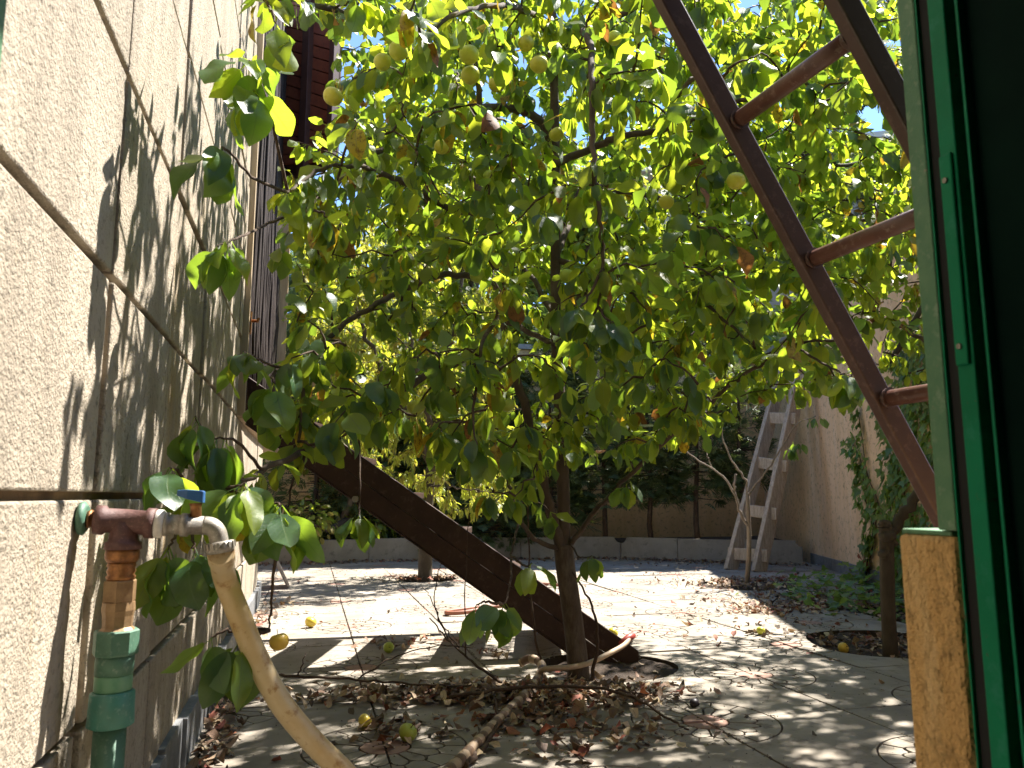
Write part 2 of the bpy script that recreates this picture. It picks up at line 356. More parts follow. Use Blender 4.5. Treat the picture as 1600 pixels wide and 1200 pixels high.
def mirror(me):
    m = me.copy(); co = np.zeros(len(m.vertices)*3); m.vertices.foreach_get('co', co); co = co.reshape(-1, 3)
    co[:, 0] = TW-co[:, 0]; m.vertices.foreach_set('co', co.ravel()); m.flip_normals(); return m
meshB = [mirror(m) for m in meshA]
pav = bpy.data.objects.new('pavement', None); COL.objects.link(pav); pav['kind'] = 'structure'
BEDPOLY = [(2.78,4.74),(3.12,4.78),(3.65,5.12),(4.15,5.75),(4.62,6.25),(5.6,6.9),(6.5,5.5),(6.5,2.2),(3.4,2.2),(3.25,3.0),(3.3,4.4)]
CUTS = [('c', (1.40, 3.58), 0.33), ('c', (3.10, 3.74), 0.42), ('c', (3.85, 6.40), 0.42), ('c', (1.12, 7.66), 0.30), ('p', BEDPOLY)]
def inside(p, cut):
    if cut[0] == 'c': return (p[0]-cut[1][0])**2+(p[1]-cut[1][1])**2 < cut[2]**2
    x, y = p; r = False; po = cut[1]
    for i in range(len(po)):
        (x1, y1), (x2, y2) = po[i], po[i-1]
        if (y1 > y) != (y2 > y) and x < (x2-x1)*(y-y1)/(y2-y1)+x1: r = not r
    return r
cutters = []
for c in CUTS:
    mb = MB(); mb.prism([(c[1][0]+c[2]*(1+.05*sin(3*a+c[1][0]))*cos(a), c[1][1]+c[2]*(1+.05*cos(2*a))*sin(a)) for a in np.arange(32)*2*pi/32] if c[0] == 'c' else c[1], -.2, .2)
    o = bpy.data.objects.new('cutter', mb.mesh('cutter', M_DIRT)); COL.objects.link(o); cutters.append(o)
pend = []
for i in range(-4, 11):
    for j in range(-4, 13):
        x, y = X0+i*TW, Y0+j*TH
        if x > 0.34*y+3.6 or x < -0.9 or y > 9.9 or y < 0.5: continue
        smp = [(x+TW*a/8, y+TH*b/8) for a in range(9) for b in range(9)]
        hit = [k for k, c in enumerate(CUTS) if any(inside(p, c) for p in smp)]
        if hit and all(any(inside(p, CUTS[k]) for k in hit) for p in smp): continue
        me = random.choice(meshA if (i+j) % 2 == 0 else meshB)
        o = bpy.data.objects.new('paving_tile', me); COL.objects.link(o); o.parent = pav
        o.location = (x, y, random.uniform(-.003, .0015)); o.rotation_euler = (random.gauss(0, .003), random.gauss(0, .003), 0)
        if hit:
            for k in hit:
                b = o.modifiers.new('cut', 'BOOLEAN'); b.object = cutters[k]; b.operation = 'DIFFERENCE'; b.solver = 'EXACT'
            pend.append(o)
bpy.context.view_layer.update(); dg = bpy.context.evaluated_depsgraph_get()
done = [(o, bpy.data.meshes.new_from_object(o.evaluated_get(dg))) for o in pend]
for o, me in done:
    o.modifiers.clear(); o.data = me
for o in cutters: bpy.data.objects.remove(o)

# ---- soil in the bed and in the cut holes
def soil_patch(name, cx, cy, rx, ry, h, step=.05, seed=1):
    nx, ny = int(2*rx/step), int(2*ry/step); gr = np.random.default_rng(seed); v = []; f = []
    ph = gr.uniform(0, 6, 6)
    for a in range(ny+1):
        for b in range(nx+1):
            x, y = cx-rx+2*rx*b/nx, cy-ry+2*ry*a/ny
            z = h+.012*sin(9*x+ph[0])*cos(8*y+ph[1])+.008*sin(21*x+ph[2]+3*y)+gr.normal(0, .004)
            v.append((x, y, z))
    for a in range(ny):
        for b in range(nx):
            k = a*(nx+1)+b; f.append((k, k+1, k+nx+2, k+nx+1))
    o = bpy.data.objects.new(name, mesh_from(name, v, f, M_SOIL, None, True)); COL.objects.link(o); o['kind'] = 'structure'
soil_patch('soil_bed', 4.6, 4.9, 2.1, 2.7, -.030, .06, 2)
soil_patch('soil_hollow', 1.40, 3.58, .40, .40, -.028, .04, 3)
soil_patch('soil_circle', 3.85, 6.62, .55, .6, -.030, .05, 4)

# ---- house on the left: stucco panels with joints, skirting, reed screened opening, balcony panel
WX = -0.364
house = thing('house', 'pale stucco house wall of large square panels along the left side of the yard', 'house', (WX, 3.5, 0))
c = MB()
c.box((-0.62, -2.6, -.1), (WX-.024, 4.07, 5.2)); c.box((-0.62, 4.07, -.1), (WX-.024, 6.3, 1.19)); c.box((-1.6, 6.3, -.1), (-1.4, 9.6, 1.19))
c.box((-1.6, 4.07, 1.195), (-1.3, 8.2, 5.2)); c.box((-1.3, 4.07, 3.6), (WX-.02, 8.2, 5.2))
c.build('wall_core', M_MORTAR, house)
zs = [0.0, 0.41, 0.80, 1.197, 1.597, 1.997, 2.4, 2.8, 3.2, 3.6, 4.0, 4.4, 4.8, 5.2]
pm = {}
PJ = 0.007
for zi in range(len(zs)-1):
    y = 0.91-0.6*5
    while y < 6.3:
        y2 = y+0.60
        top = zs[zi+1]
        yy2 = y2
        if zi >= 3:
            if y >= 4.05: break
            yy2 = min(y2, 4.07)
        yy2 = min(yy2, 6.3)
        if yy2-y > .05:
            mb = MB(); mb.box((WX-.03, y+.0085, zs[zi]+PJ), (WX+random.choice((-.003, 0, .002, .004)), yy2-.0085, top-PJ))
            mb.build('wall_panel', M_WALL, house, .004)
        y = y2
y = .8
k = 0
while y < 6.2:
    mb = MB(); mb.box((WX-.012, y, -.04), (WX+.028+random.uniform(-.006, .008), y+.296, .135+random.uniform(-.012, .012)))
    mb.build('skirting_tile', M_SKIRT, house, .002); y += .30
# opening with a frame and a reed screen
fr = MB(); fr.bar((WX+.012, 4.10, 1.2), (WX+.012, 4.10, 5.0), .04, .04); fr.build('opening_frame', M_PALEW, house, .003)
fr = MB(); fr.bar((WX+.03, 7.62, 1.2), (WX+.03, 7.62, 5.0), .12, .09); fr.build('opening_frame', M_PALEW, house, .003)
sl_ = MB(); sl_.box((-1.3, 4.14, 1.195), (WX+.03, 7.7, 1.235)); sl_.build('sill', M_PALEW, house, .004)
rd = MB(); gr = random.Random(5); y = 4.16
while y < 7.56:
    rr = gr.uniform(.006, .016); zt = gr.uniform(4.6, 4.95); zb = gr.uniform(1.24, 1.33)
    pts = [(WX-.005+gr.uniform(-.022, .022), y+gr.uniform(-.012, .012), zb+(zt-zb)*t) for t in np.linspace(0, 1, 7)]
    rd.tube(pts, rr*np.array([gr.uniform(.75, 1.2) for _ in range(7)]), 5); y += rr*2.1
o = rd.build('reed_screen', M_REED, house); o['kind'] = 'stuff'
hl = MB(); hl.box((WX-.10, 4.15, 1.24), (WX-.06, 7.6, 5.0)); hl.build('screen_backing', M_DARKH, house)
hd = MB(); hd.bar((WX+.02, 4.26, 1.66), (WX+.02, 4.26, 1.78), .02, .03); hd.tube([(WX+.02, 4.26, 1.73), (WX+.06, 4.26, 1.73), (WX+.07, 4.20, 1.73)], .008, 8)
hd.build('handle', M_RUST, house)
# balcony side panel high up, with slanting boards between beams
bal = thing('balcony', 'red-brown boarded wooden balcony side high on the house', 'balcony', (-.4, 7.0, 3.5))
A, B = np.array([-.42, 7.02]), np.array([.10, 6.43]); dv = (B-A); Ln = np.linalg.norm(dv); dv /= Ln; nv = np.array([dv[1], -dv[0]])
def bp(s, z, off=0.0): q = A+dv*s+nv*off; return (q[0], q[1], z)
mb = MB()
mb.add([bp(0, 3.56, -.03), bp(Ln, 3.64, -.03), bp(Ln, 6.6, -.03), bp(0, 6.6, -.03), bp(0, 3.56, -.05), bp(Ln, 3.64, -.05), bp(Ln, 6.6, -.05), bp(0, 6.6, -.05)],
       [(0,1,2,3),(7,6,5,4),(0,4,5,1),(1,5,6,2),(2,6,7,3),(3,7,4,0)])
mb.build('backing', M_BEAM, bal)
for k in range(34):                                   # slanting boards
    z = 3.40+k*.115
    def clipz(s, zz): return min(max(zz, 3.57+.08*s/Ln), 6.6)
    a0, a1 = clipz(0.03, z+.40), clipz(Ln-.02, z)
    b0, b1 = clipz(0.03, z+.40+.104), clipz(Ln-.02, z+.104)
    if b1-a1 < .02 and b0-a0 < .02: continue
    o_ = random.uniform(0, .006)
    m2 = MB(); m2.add([bp(.03, a0, .0+o_), bp(Ln-.02, a1, .0+o_), bp(Ln-.02, b1, .0+o_), bp(.03, b0, .0+o_), bp(.03, a0, -.028), bp(Ln-.02, a1, -.028), bp(Ln-.02, b1, -.028), bp(.03, b0, -.028)],
          [(0,1,2,3),(7,6,5,4),(0,4,5,1),(1,5,6,2),(2,6,7,3),(3,7,4,0)])
    m2.build('board', M_BOARD, bal)
for s0, w, z0 in ((-.03, .10, 3.42), (.42, .09, 3.58), (Ln-.02, .06, 3.62)):
    m2 = MB(); m2.bar(bp(s0, z0, .02), bp(s0, 6.6, .02), w, .07, up=(nv[0], nv[1], 0)); m2.build('beam', M_BEAM, bal, .004)
m2 = MB(); m2.box((-1.3, 7.05, 3.45), (-.42, 7.17, 6.6)); m2.build('return_wall', M_BEAM, bal)

# ---- planter, boundary walls, neighbour
PLL = [(-1.4, 9.70), (0.1, 9.78), (2.0, 9.78), (3.9, 9.42), (5.62, 8.05)]
planter = thing('planter_wall', 'low planter edging of grey concrete slabs along the back wall', 'planter', (2, 9.78, 0))
def along(poly, step):
    out = []
    for (a, b) in zip(poly[:-1], poly[1:]):
        a = np.array(a); b = np.array(b); n = max(1, round(np.linalg.norm(b-a)/step))
        for i in range(n): out.append((a+(b-a)*i/n, a+(b-a)*(i+1)/n))
    return out
segs = along(PLL, .64)
for k, (a, b) in enumerate(segs):
    d = (b-a)/np.linalg.norm(b-a); nrm = np.array([-d[1], d[0]]); L = np.linalg.norm(b-a); h = .275
    notch = .075 if k % 3 == 1 else 0; notchL = .075 if k % 3 == 2 else 0
    prof = [(0.003, -.1), (L-.003, -.1)]
    if notch: prof += [(L-.003, h-notch)]+[(L-.003-notch*sin(t), h-notch*cos(t)) for t in np.linspace(0.15, pi/2, 6)]
    else: prof += [(L-.003, h)]
    if notchL: prof += [(.003+notchL*sin(t), h-notchL*cos(t)) for t in np.linspace(pi/2, .15, 6)]+[(.003, h-notchL)]
    else: prof += [(.003, h)]
    hh = random.uniform(-.006, .006)
    v = [(*(a+d*s), z+(hh if z > 0 else 0)) for s, z in prof]+[(*(a+d*s+nrm*.055), z+(hh if z > 0 else 0)) for s, z in prof]
    n = len(prof)
    mb = MB(); mb.add(v, [tuple(range(n)), tuple(range(2*n-1, n-1, -1))]+[(i, i+n, (i+1) % n+n, (i+1) % n) for i in range(n)])
    mb.build('slab', M_SLAB, planter, .003)
g = MB(); pts = [tuple(a) for a in PLL]; back = [(7.2, 10.9), (-1.4, 10.9)]
g.add([(x, y+.05, .20) for x, y in pts+back], [tuple(range(len(pts)+2))]); struct('planter_soil', g, M_SOIL)
bw = thing('boundary_wall', 'tan rendered garden wall behind the conifers at the back', 'wall', (3, 10.6, 0))
mb = MB(); mb.box((-1.6, 10.55, -.1), (7.2, 10.8, 2.9)); mb.build('wall_body', M_TAN, bw)
mb = MB(); mb.box((-1.6, 10.51, 2.9), (7.2, 10.84, 2.97)); mb.build('coping', M_SLAB, bw)
rwA, rwB = np.array([4.05, 3.55]), np.array([6.85, 10.83]); 
rwd = (rwB-rwA)/np.linalg.norm(rwB-rwA); rwn = np.array([-rwd[1], rwd[0]])      # normal towards the yard
RW0 = np.array([5.21, 6.56]); rwd = np.array([.385, 1.0]); rwd /= np.linalg.norm(rwd); rwn = np.array([-rwd[1], rwd[0]])
def rw(s, z, off=0.0): q = RW0+rwd*s+rwn*off; return (q[0], q[1], z)
rwall = thing('boundary_wall', 'peach coloured rendered wall on the right with dark grey skirting', 'wall', (*RW0, 0))
def slabw(name, s0, s1, z0, z1, o0, o1, mat, parent, bev=0):
    v = [rw(s0, z0, o1), rw(s1, z0, o1), rw(s1, z1, o1), rw(s0, z1, o1), rw(s0, z0, o0), rw(s1, z0, o0), rw(s1, z1, o0), rw(s0, z1, o0)]
    m = MB(); m.add(v, [(0,3,2,1),(4,5,6,7),(0,1,5,4),(1,2,6,5),(2,3,7,6),(3,0,4,7)]); return m.build(name, mat, parent, bev)
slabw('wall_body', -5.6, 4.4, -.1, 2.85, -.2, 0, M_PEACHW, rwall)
slabw('coping', -5.6, 4.4, 2.852, 2.91, -.24, .04, M_SLAB, rwall)
s = -5.6
while s < 1.75:
    slabw('skirting', s+.002, min(s+.5, 1.75)-.002, -.1, .125, .0, .014+random.uniform(0, .004), M_SKIRT, rwall, .002); s += .5

nb = thing('neighbour_house', 'pinkish grey stone house with pale flat roof beyond the right wall', 'house', (12, 18, 0))
NA = P(1010, 700, 17.5)[:2]; NB_ = P(1760, 700, 15.0)[:2]; d = (NB_-NA); NL = np.linalg.norm(d); d /= NL; nn = np.array([d[1], -d[0]])
def npnt(s, z, off): q = NA+d*s+nn*off; return (q[0], q[1], z)
def nbox(name, s0, s1, z0, z1, o0, o1, mat, parent):
    v = [npnt(s0, z0, o1), npnt(s1, z0, o1), npnt(s1, z1, o1), npnt(s0, z1, o1), npnt(s0, z0, o0), npnt(s1, z0, o0), npnt(s1, z1, o0), npnt(s0, z1, o0)]
    m = MB(); m.add(v, [(0,1,2,3),(7,6,5,4),(0,4,5,1),(1,5,6,2),(2,6,7,3),(3,7,4,0)]); return m.build(name, mat, parent)
nbox('wall', 0, NL, -.1, 8.2, -6, 0, M_HOUSE, nb); nbox('roof', -.5, NL+.5, 8.2, 8.5, -6.4, .7, M_ROOFP, nb)
nbox('string_course', -.02, NL, 4.5, 4.7, 0, .12, M_ROOFP, nb)
for zz in (2.2, 5.6):
    for s0 in np.arange(.6, NL-1.4, 2.1):
        w = nbox('window', s0, s0+1.1, zz, zz+1.5, 0, .05, M_ROOFP, nb)
        q = nbox('pane', s0+.08, s0+1.02, zz+.08, zz+1.42, .05, .06, M_PANE, None)
        q.parent = w; q.location = Vector((0, 0, 0)); q.matrix_parent_inverse = Matrix.Translation(-(Vector(nb.location)+w.location))

# ---- doorway we look out of: stone jamb, green frame, open door leaf, dark room behind
JX = 0.66
room = thing('entrance_room', 'dark entrance room with ochre stone parapet beside its doorway', 'room', (1.5, 0, 0))
jb = MB(); gr = random.Random(3)
jb.box((JX, .683, -.1), (3.2, .764, .757)); jb.build('stone_jamb', M_PILLAR, room, .006)
cp = MB(); cp.box((JX+.004, .690, .757), (3.2, .762, .763)); cp.build('sill_paint', M_GREENP, room, .002)
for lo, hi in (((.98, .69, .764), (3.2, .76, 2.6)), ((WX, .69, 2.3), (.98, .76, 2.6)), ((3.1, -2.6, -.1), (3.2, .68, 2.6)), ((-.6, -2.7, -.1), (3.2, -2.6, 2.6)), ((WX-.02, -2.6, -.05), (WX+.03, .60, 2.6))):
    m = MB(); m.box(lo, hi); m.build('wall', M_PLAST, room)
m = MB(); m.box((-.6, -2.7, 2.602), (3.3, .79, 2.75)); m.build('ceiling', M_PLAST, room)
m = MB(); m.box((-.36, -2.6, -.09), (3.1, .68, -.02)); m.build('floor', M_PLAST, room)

frame = thing('door_frame', 'worn green painted metal door frame standing on the stone parapet', 'door frame', (JX, .69, .76))
m = MB(); m.box((JX, .6785, .7635), (JX+.05, .7035, 2.30)); m.build('post', M_GREENP, frame, .002)
m = MB(); m.box((JX+.0005, .6755, -.02), (JX+.02, .6775, 2.30)); m.build('edge_strip', M_GREEN, frame)
m = MB(); m.box((WX+.001, .70, -.02), (-.2905, .76, 2.30)); m.build('post', M_GREENP, frame, .002)
m = MB(); m.box((-.29, .70, 2.24), (JX, .755, 2.30)); m.build('head', M_GREENP, frame, .002)

def jy(px, py=600): return pl(px, py, 0, JX)[1]
leafd = thing('metal_door', 'dark green metal door leaf swung open on the right edge', 'door', (JX, .6, 0))
Yq = [jy(x) for x in (1474, 1500, 1528, 1541, 1547, 1600)]
m = MB(); m.box((JX+.004, Yq[1], 0), (JX+.03, .6745, 2.24)); m.build('rubber_seal', M_BLACK, leafd)
m = MB(); m.box((JX-.002, Yq[2], 0), (JX+.03, Yq[1]-.0005, 2.24)); m.build('stile', M_GREEN, leafd, .0015)
m = MB(); m.box((JX+.012, Yq[3], 0), (JX+.03, Yq[2]-.0005, 2.24)); m.build('groove', M_BLACK, leafd)
m = MB(); m.box((JX+.002, Yq[4], 0), (JX+.03, Yq[3]-.0005, 2.24)); m.build('bead', M_GREEN, leafd, .001)
m = MB(); m.box((JX+.012, -.1, 0), (JX+.028, Yq[4]-.0005, 2.24)); m.build('door_sheet', M_GLASSD, leafd)
z0, z1 = pl(1515, 570, 0, JX)[2], pl(1495, 235, 0, JX)[2]
ym = (Yq[1]+Yq[2])/2
m = MB(); m.box((JX-.0062, ym-.0075, z0), (JX-.0021, ym+.009, z1)); m.build('lock_plate', M_GREEN, leafd, .002)
for zz in (z0+.02, z1-.03):
    m = MB(); m.tube([(JX-.0063, ym+.001, zz), (JX-.0085, ym+.001, zz)], .003, 10); m.build('screw', M_CHROME, leafd)

# ================================================================== STAIRCASE
stair = thing('staircase', 'dark brown wooden staircase climbing from the tree to the house opening', 'staircase', (1.5, 3.74, 0))
SA = np.array([1.62, 3.705]); SB = np.array([-.345, 4.277]); SD = (SB-SA)/np.linalg.norm(SB-SA); SN = np.array([-SD[1], SD[0]])
if SN[1] < 0: SN = -SN
SLn = np.linalg.norm(SB-SA); SM = .713*abs(1/SD[0])**-1
def st(X, z, off): # X along world x on the near plane, offset towards the far side
    q = SA+(SB-SA)*((SA[0]-X)/(SA[0]-SB[0])); return (q[0]+SN[0]*off, q[1]+SN[1]*off, z)
def zb(X): return 1.205-.713*(X+.37)
HS = .245
def stringer(off0, off1, f0, f1, name, x0=-.34, mat=M_STAIR):
    xs = [x0, 1.62]; v = []
    for off in (off0, off1):
        for X in xs:
            for ff in (f0, f1):
                X2 = X; v.append(st(X2, zb(X2)+HS*ff, off))
    m = MB(); m.add(v, [(0,1,3,2),(4,6,7,5),(0,2,6,4),(1,5,7,3),(0,4,5,1),(2,3,7,6)]); return m.build(name, mat, stair, .002)
SW = .86
stringer(0, .035, .0, .485, 'stringer_board'); stringer(.003, .037, .505, 1.0, 'stringer_board')
stringer(-.006, .05, -.045, -.008, 'stringer_ledge', mat=M_STAIR)
stringer(SW-.035, SW, .0, .30, 'stringer_board'); stringer(SW-.037, SW-.003, .315, .58, 'stringer_board')
X = 1.22
while X > -.30:
    z = zb(X)+HS*.45
    v = []
    for zz in (z-.018, z+.018):
        for (dx, off) in ((.112, .04), (-.112, .04), (-.112, SW-.04), (.112, SW-.04)): v.append(st(X+dx, zz, off))
    m = MB(); m.add(v, [(0,1,2,3),(7,6,5,4),(0,4,5,1),(1,5,6,2),(2,6,7,3),(3,7,4,0)]); m.build('tread', M_STAIR, stair, .003)
    X -= .29
m = MB(); q = np.array(st(.235, zb(.235)+.01, -.014)); m.tube([q-np.array([*SN, 0])*.012, q+np.array([*SN, 0])*.012], .018, 6); m.build('bolt', M_SLAB, stair)

# ================================================================== TAP ASSEMBLY
TY = 1.42
def T(px, py): return pl(px, py, 1, TY)
def lathe(name, a, b, prof, mat, parent, n=20, mats=None, mfun=None, smooth=True):
    """prof: list of (t along a-b 0..1, radius)"""
    a = np.array(a, float); b = np.array(b, float); m = MB()
    m.tube([a+(b-a)*t+1e-6*i*(b-a) for i, (t, r) in enumerate(prof)], [r for t, r in prof], n, 0, True, smooth, mfun)
    return m.build(name, mats or mat, parent)
tap = thing('water_tap', 'garden tap with blue lever on maroon tee and green pipe at the wall', 'tap', T(185, 812))
fl = T(128, 810)
lathe('wall_flange', (WX, TY, fl[2]), (WX+.012, TY, fl[2]), [(0, .026), (.5, .028), (1, .020)], M_PPR, tap)
lathe('nipple', (WX+.008, TY, fl[2]), T(152, 812), [(0, .012), (.3, .0135), (.31, .015), (.5, .015), (.51, .0125), (1, .0125)], M_RUST, tap)
ta, tb = T(150, 812), T(242, 818)
m = MB(); d = tb-ta
m.tube([ta+d*t for t in (0, .001, .14, .18, .5, .82, .86, .999, 1)], [.021, .024, .024, .020, .0205, .020, .025, .025, .022], 24)
td0 = T(195, 815); td1 = np.array([td0[0], TY, T(195, 858)[2]])
m.tube([td0, td0+(td1-td0)*.45, td0+(td1-td0)*.7, td0+(td1-td0)*.74, td1], [.021, .0215, .024, .0285, .029], 24)
m.build('tee', M_TEE, tap)
cx = td0[0]
def vz(py): return T(190, py)[2]
def seg(name, y0, y1, prof, mat, n=20, smooth=True): return lathe(name, (cx, TY, vz(y0)), (cx, TY, vz(y1)), prof, mat, tap, n, smooth=smooth)
seg('brass_ring', 857, 878, [(0, .025), (.3, .0265), (.7, .0265), (1, .023)], M_RUST)
seg('brass_nipple', 878, 906, [(0, .021), (.2, .0225), (.3, .020), (.5, .0225), (.7, .020), (.8, .023), (1, .021)], M_RUST)
seg('hex_nut', 906, 940, [(0, .024), (.05, .0255), (.95, .0255), (1, .024)], M_BRASS, 6, False)
seg('brass_body', 940, 983, [(0, .0245), (.3, .0255), (.5, .0235), (.9, .0225), (1, .027)], M_BRASS, 10, False)
seg('green_socket', 983, 1022, [(0, .032), (.06, .0345), (.9, .0345), (1, .033)], M_PPR, 8, False)
seg('green_collar', 1022, 1052, [(0, .029), (.5, .0295), (1, .029)], M_PPR)
seg('pale_collar', 1052, 1078, [(0, .0275), (.1, .0285), (.9, .0285), (1, .0275)], M_PPR2)
seg('turquoise_coupling', 1078, 1133, [(0, .029), (.05, .0335), (.95, .035), (1, .031)], M_TURQ, 24)
lathe('pipe', (cx, TY, vz(1132)), (cx, TY, -.09), [(0, .0245), (1, .0245)], M_PPR, tap)
lathe('thread_tape', T(241, 818), T(257, 819), [(0, .019), (.2, .0235), (.8, .0235), (1, .020)], M_WHITE, tap)
b0, b1, b2 = T(256, 819), T(318, 821), T(343, 846)
lathe('valve_body', b0, b1, [(0, .019), (.12, .020), (.13, .0165), (.42, .0165), (.43, .0195), (.62, .0195), (.63, .016), (1, .0155)], M_CHROME, tap, 16)
el = spline([b1, T(330, 823), T(339, 832), T(343, 850)], 6)
m = MB(); m.tube(el, .0155, 16); m.build('elbow', M_CHROME, tap)
na, nb2 = T(343, 846), T(345, 864)
m = MB(); nn_ = 28; pts = [na, na+(nb2-na)*.05, na+(nb2-na)*.6, na+(nb2-na)*.95, nb2]; m.tube(pts, [.019, .0235, .0235, .0215, .018], nn_)
for q in range(16):
    a = q*2*pi/16; ax = (nb2-na)/np.linalg.norm(nb2-na); e1 = np.cross(ax, [0, 1, 0]); e1 /= np.linalg.norm(e1); e2 = np.cross(ax, e1)
    off = (e1*cos(a)+e2*sin(a))*.0235; m.bar(na+off+(nb2-na)*.08, na+off+(nb2-na)*.58, .004, .004, up=tuple(off))
m.build('hose_nut', M_CHROME, tap)
m = MB(); m.tube([T(306, 815), T(306, 792), T(306, 786)], [.0095, .009, .011], 14); m.build('valve_stem', M_RUST, tap)
m = MB(); hb = T(306, 778)
hx = np.array([1, 0, 0])
vs = []
for (dx, dz0, dz1, w) in ((-.029, .004, .013, .012), (-.012, -.002, .014, .016), (.012, -.008, .012, .015), (.014, -.009, .010, .012)):
    for dy in (-w, w):
        vs += [(hb[0]+dx, hb[1]+dy*.8, hb[2]+dz0), (hb[0]+dx, hb[1]+dy*.8, hb[2]+dz1)]
fs = []
for k in range(3):
    a = 4*k; b = a+4
    fs += [(a, b, b+1, a+1), (a+3, b+3, b+2, a+2), (a+1, b+1, b+3, a+3), (a+2, b+2, b, a)]
fs += [(0, 1, 3, 2), (12, 14, 15, 13)]
m.add(vs, fs); m.build('lever', M_BLUE, tap, .003)

hp = spline([T(345, 862), P(352, 905, 1.41), P(374, 962, 1.40), P(402, 1030, 1.40), P(440, 1100, 1.40), P(490, 1160, 1.41), P(545, 1215, 1.42), P(610, 1290, 1.44), (0.02, 1.46, .05), (.20, 1.42, .022), (.5, 1.2, .022)], 10)
m = MB(); rr = np.full(len(hp), .0205); rr[:4] = .0225; m.tube(hp, rr, 20)
tag(m.build('hose', M_HOSE), 'yellowed translucent hose hanging from the tap down to the ground', 'hose')

# ================================================================== METAL LADDER
lad = thing('metal_ladder', 'brown painted metal ladder with round rungs leaning over the doorway', 'ladder', (1.6, 1.08, 0))
def ls(z, y): return np.array([1.164-.556*(z-.782)+(1.238-y)*.105, y, z])
for y in (1.238, .925):
    m = MB(); m.bar(ls(-.02, y), ls(3.50, y), .042, .026, up=(0, 1, 0)); m.build('stile', M_LADM, lad, .004)
for k in range(-3, 8):
    z = 1.245+.262*k
    if z < .05: continue
    m = MB(); m.tube([ls(z, .938), ls(z, 1.05), ls(z, 1.238-.013)], .0155, 14); m.build('rung', M_RUNG, lad)
    for q0, q1 in ((ls(z, .938), ls(z, .95)), (ls(z, 1.213), ls(z, 1.225))):
        m = MB(); m.tube([q0, q0+(q1-q0)*.3, q0+(q1-q0)*.7, q1], [.021, .0195, .018, .0155], 12); m.build('weld', M_LADM, lad)

# ================================================================== FOLIAGE TOOLS
def leaf_geo(Wd=.29, fold=.25, curl=.9, wav=.05, hi=True, seed=0, pet=.26, tip=.92):
    """leaf along +Y, normal +Z, blade length 1; returns verts, faces, uv per vertex"""
    g = np.random.default_rng(seed)
    ss = np.array([0, .035, .09, .17, .27, .38, .5, .61, .71, .8, .88, .95, 1.0]) if hi else np.array([0, .12, .38, .66, .88, 1.0])
    us = np.array([-1, -.5, 0, .5, 1]) if hi else np.array([-1, 0, 1])
    prof = lambda s: (s**.68)*((1-s)**tip)
    mx = max(prof(np.linspace(.01, .99, 99)))
    v = []; uv = []; y = pet; z = 0; th = -.15; ps = 0
    ph = g.uniform(0, 6); sk = g.normal(0, .06)
    tw_ = g.normal(0, .5); dmg = g.uniform(0, 1) < .35
    # petiole: a narrow strip
    v += [(-.014, 0, 0), (.014, 0, 0)]; uv += [(.5, 0), (.5, 0)]
    rows = []
    for s in ss:
        y += (s-ps)*cos(th); z += (s-ps)*sin(th); th = -.15-curl*s; ps = s
        w = Wd*prof(s)/mx*(1+g.normal(0, .012 if hi else .05)+(-.18*g.uniform() if dmg and not hi else 0)) if 0 < s < 1 else .012
        row = []
        for u in us:
            zz = abs(u)*w*fold*(1-.35*abs(u))+wav*sin(ph+9*s+(2 if u > 0 else 0))*abs(u)*(w/Wd)
            zz += u*w*tw_*s; row.append(len(v)); v.append((u*w+sk*s*s, y-zz*sin(th), z+zz*cos(th))); uv.append((.5+.5*u, s))
        rows.append(row)
    f = [(0, 1, rows[0][-1], rows[0][0])]
    for a, b in zip(rows[:-1], rows[1:]):
        for k in range(len(us)-1): f.append((a[k], a[k+1], b[k+1], b[k]))
    return np.array(v, float), f, np.array(uv, float)
def geo_mesh(name, geo, mats):
    v, f, uv = geo; me = bpy.data.meshes.new(name); me.from_pydata([tuple(x) for x in v.tolist()], [], f)
    for m in mats: me.materials.append(m)
    ul = me.uv_layers.new(name='UVMap'); idx = np.zeros(len(me.loops), int); me.loops.foreach_get('vertex_index', idx)
    ul.data.foreach_set('uv', uv[idx].ravel()); me.polygons.foreach_set('use_smooth', [True]*len(me.polygons)); me.update(); return me
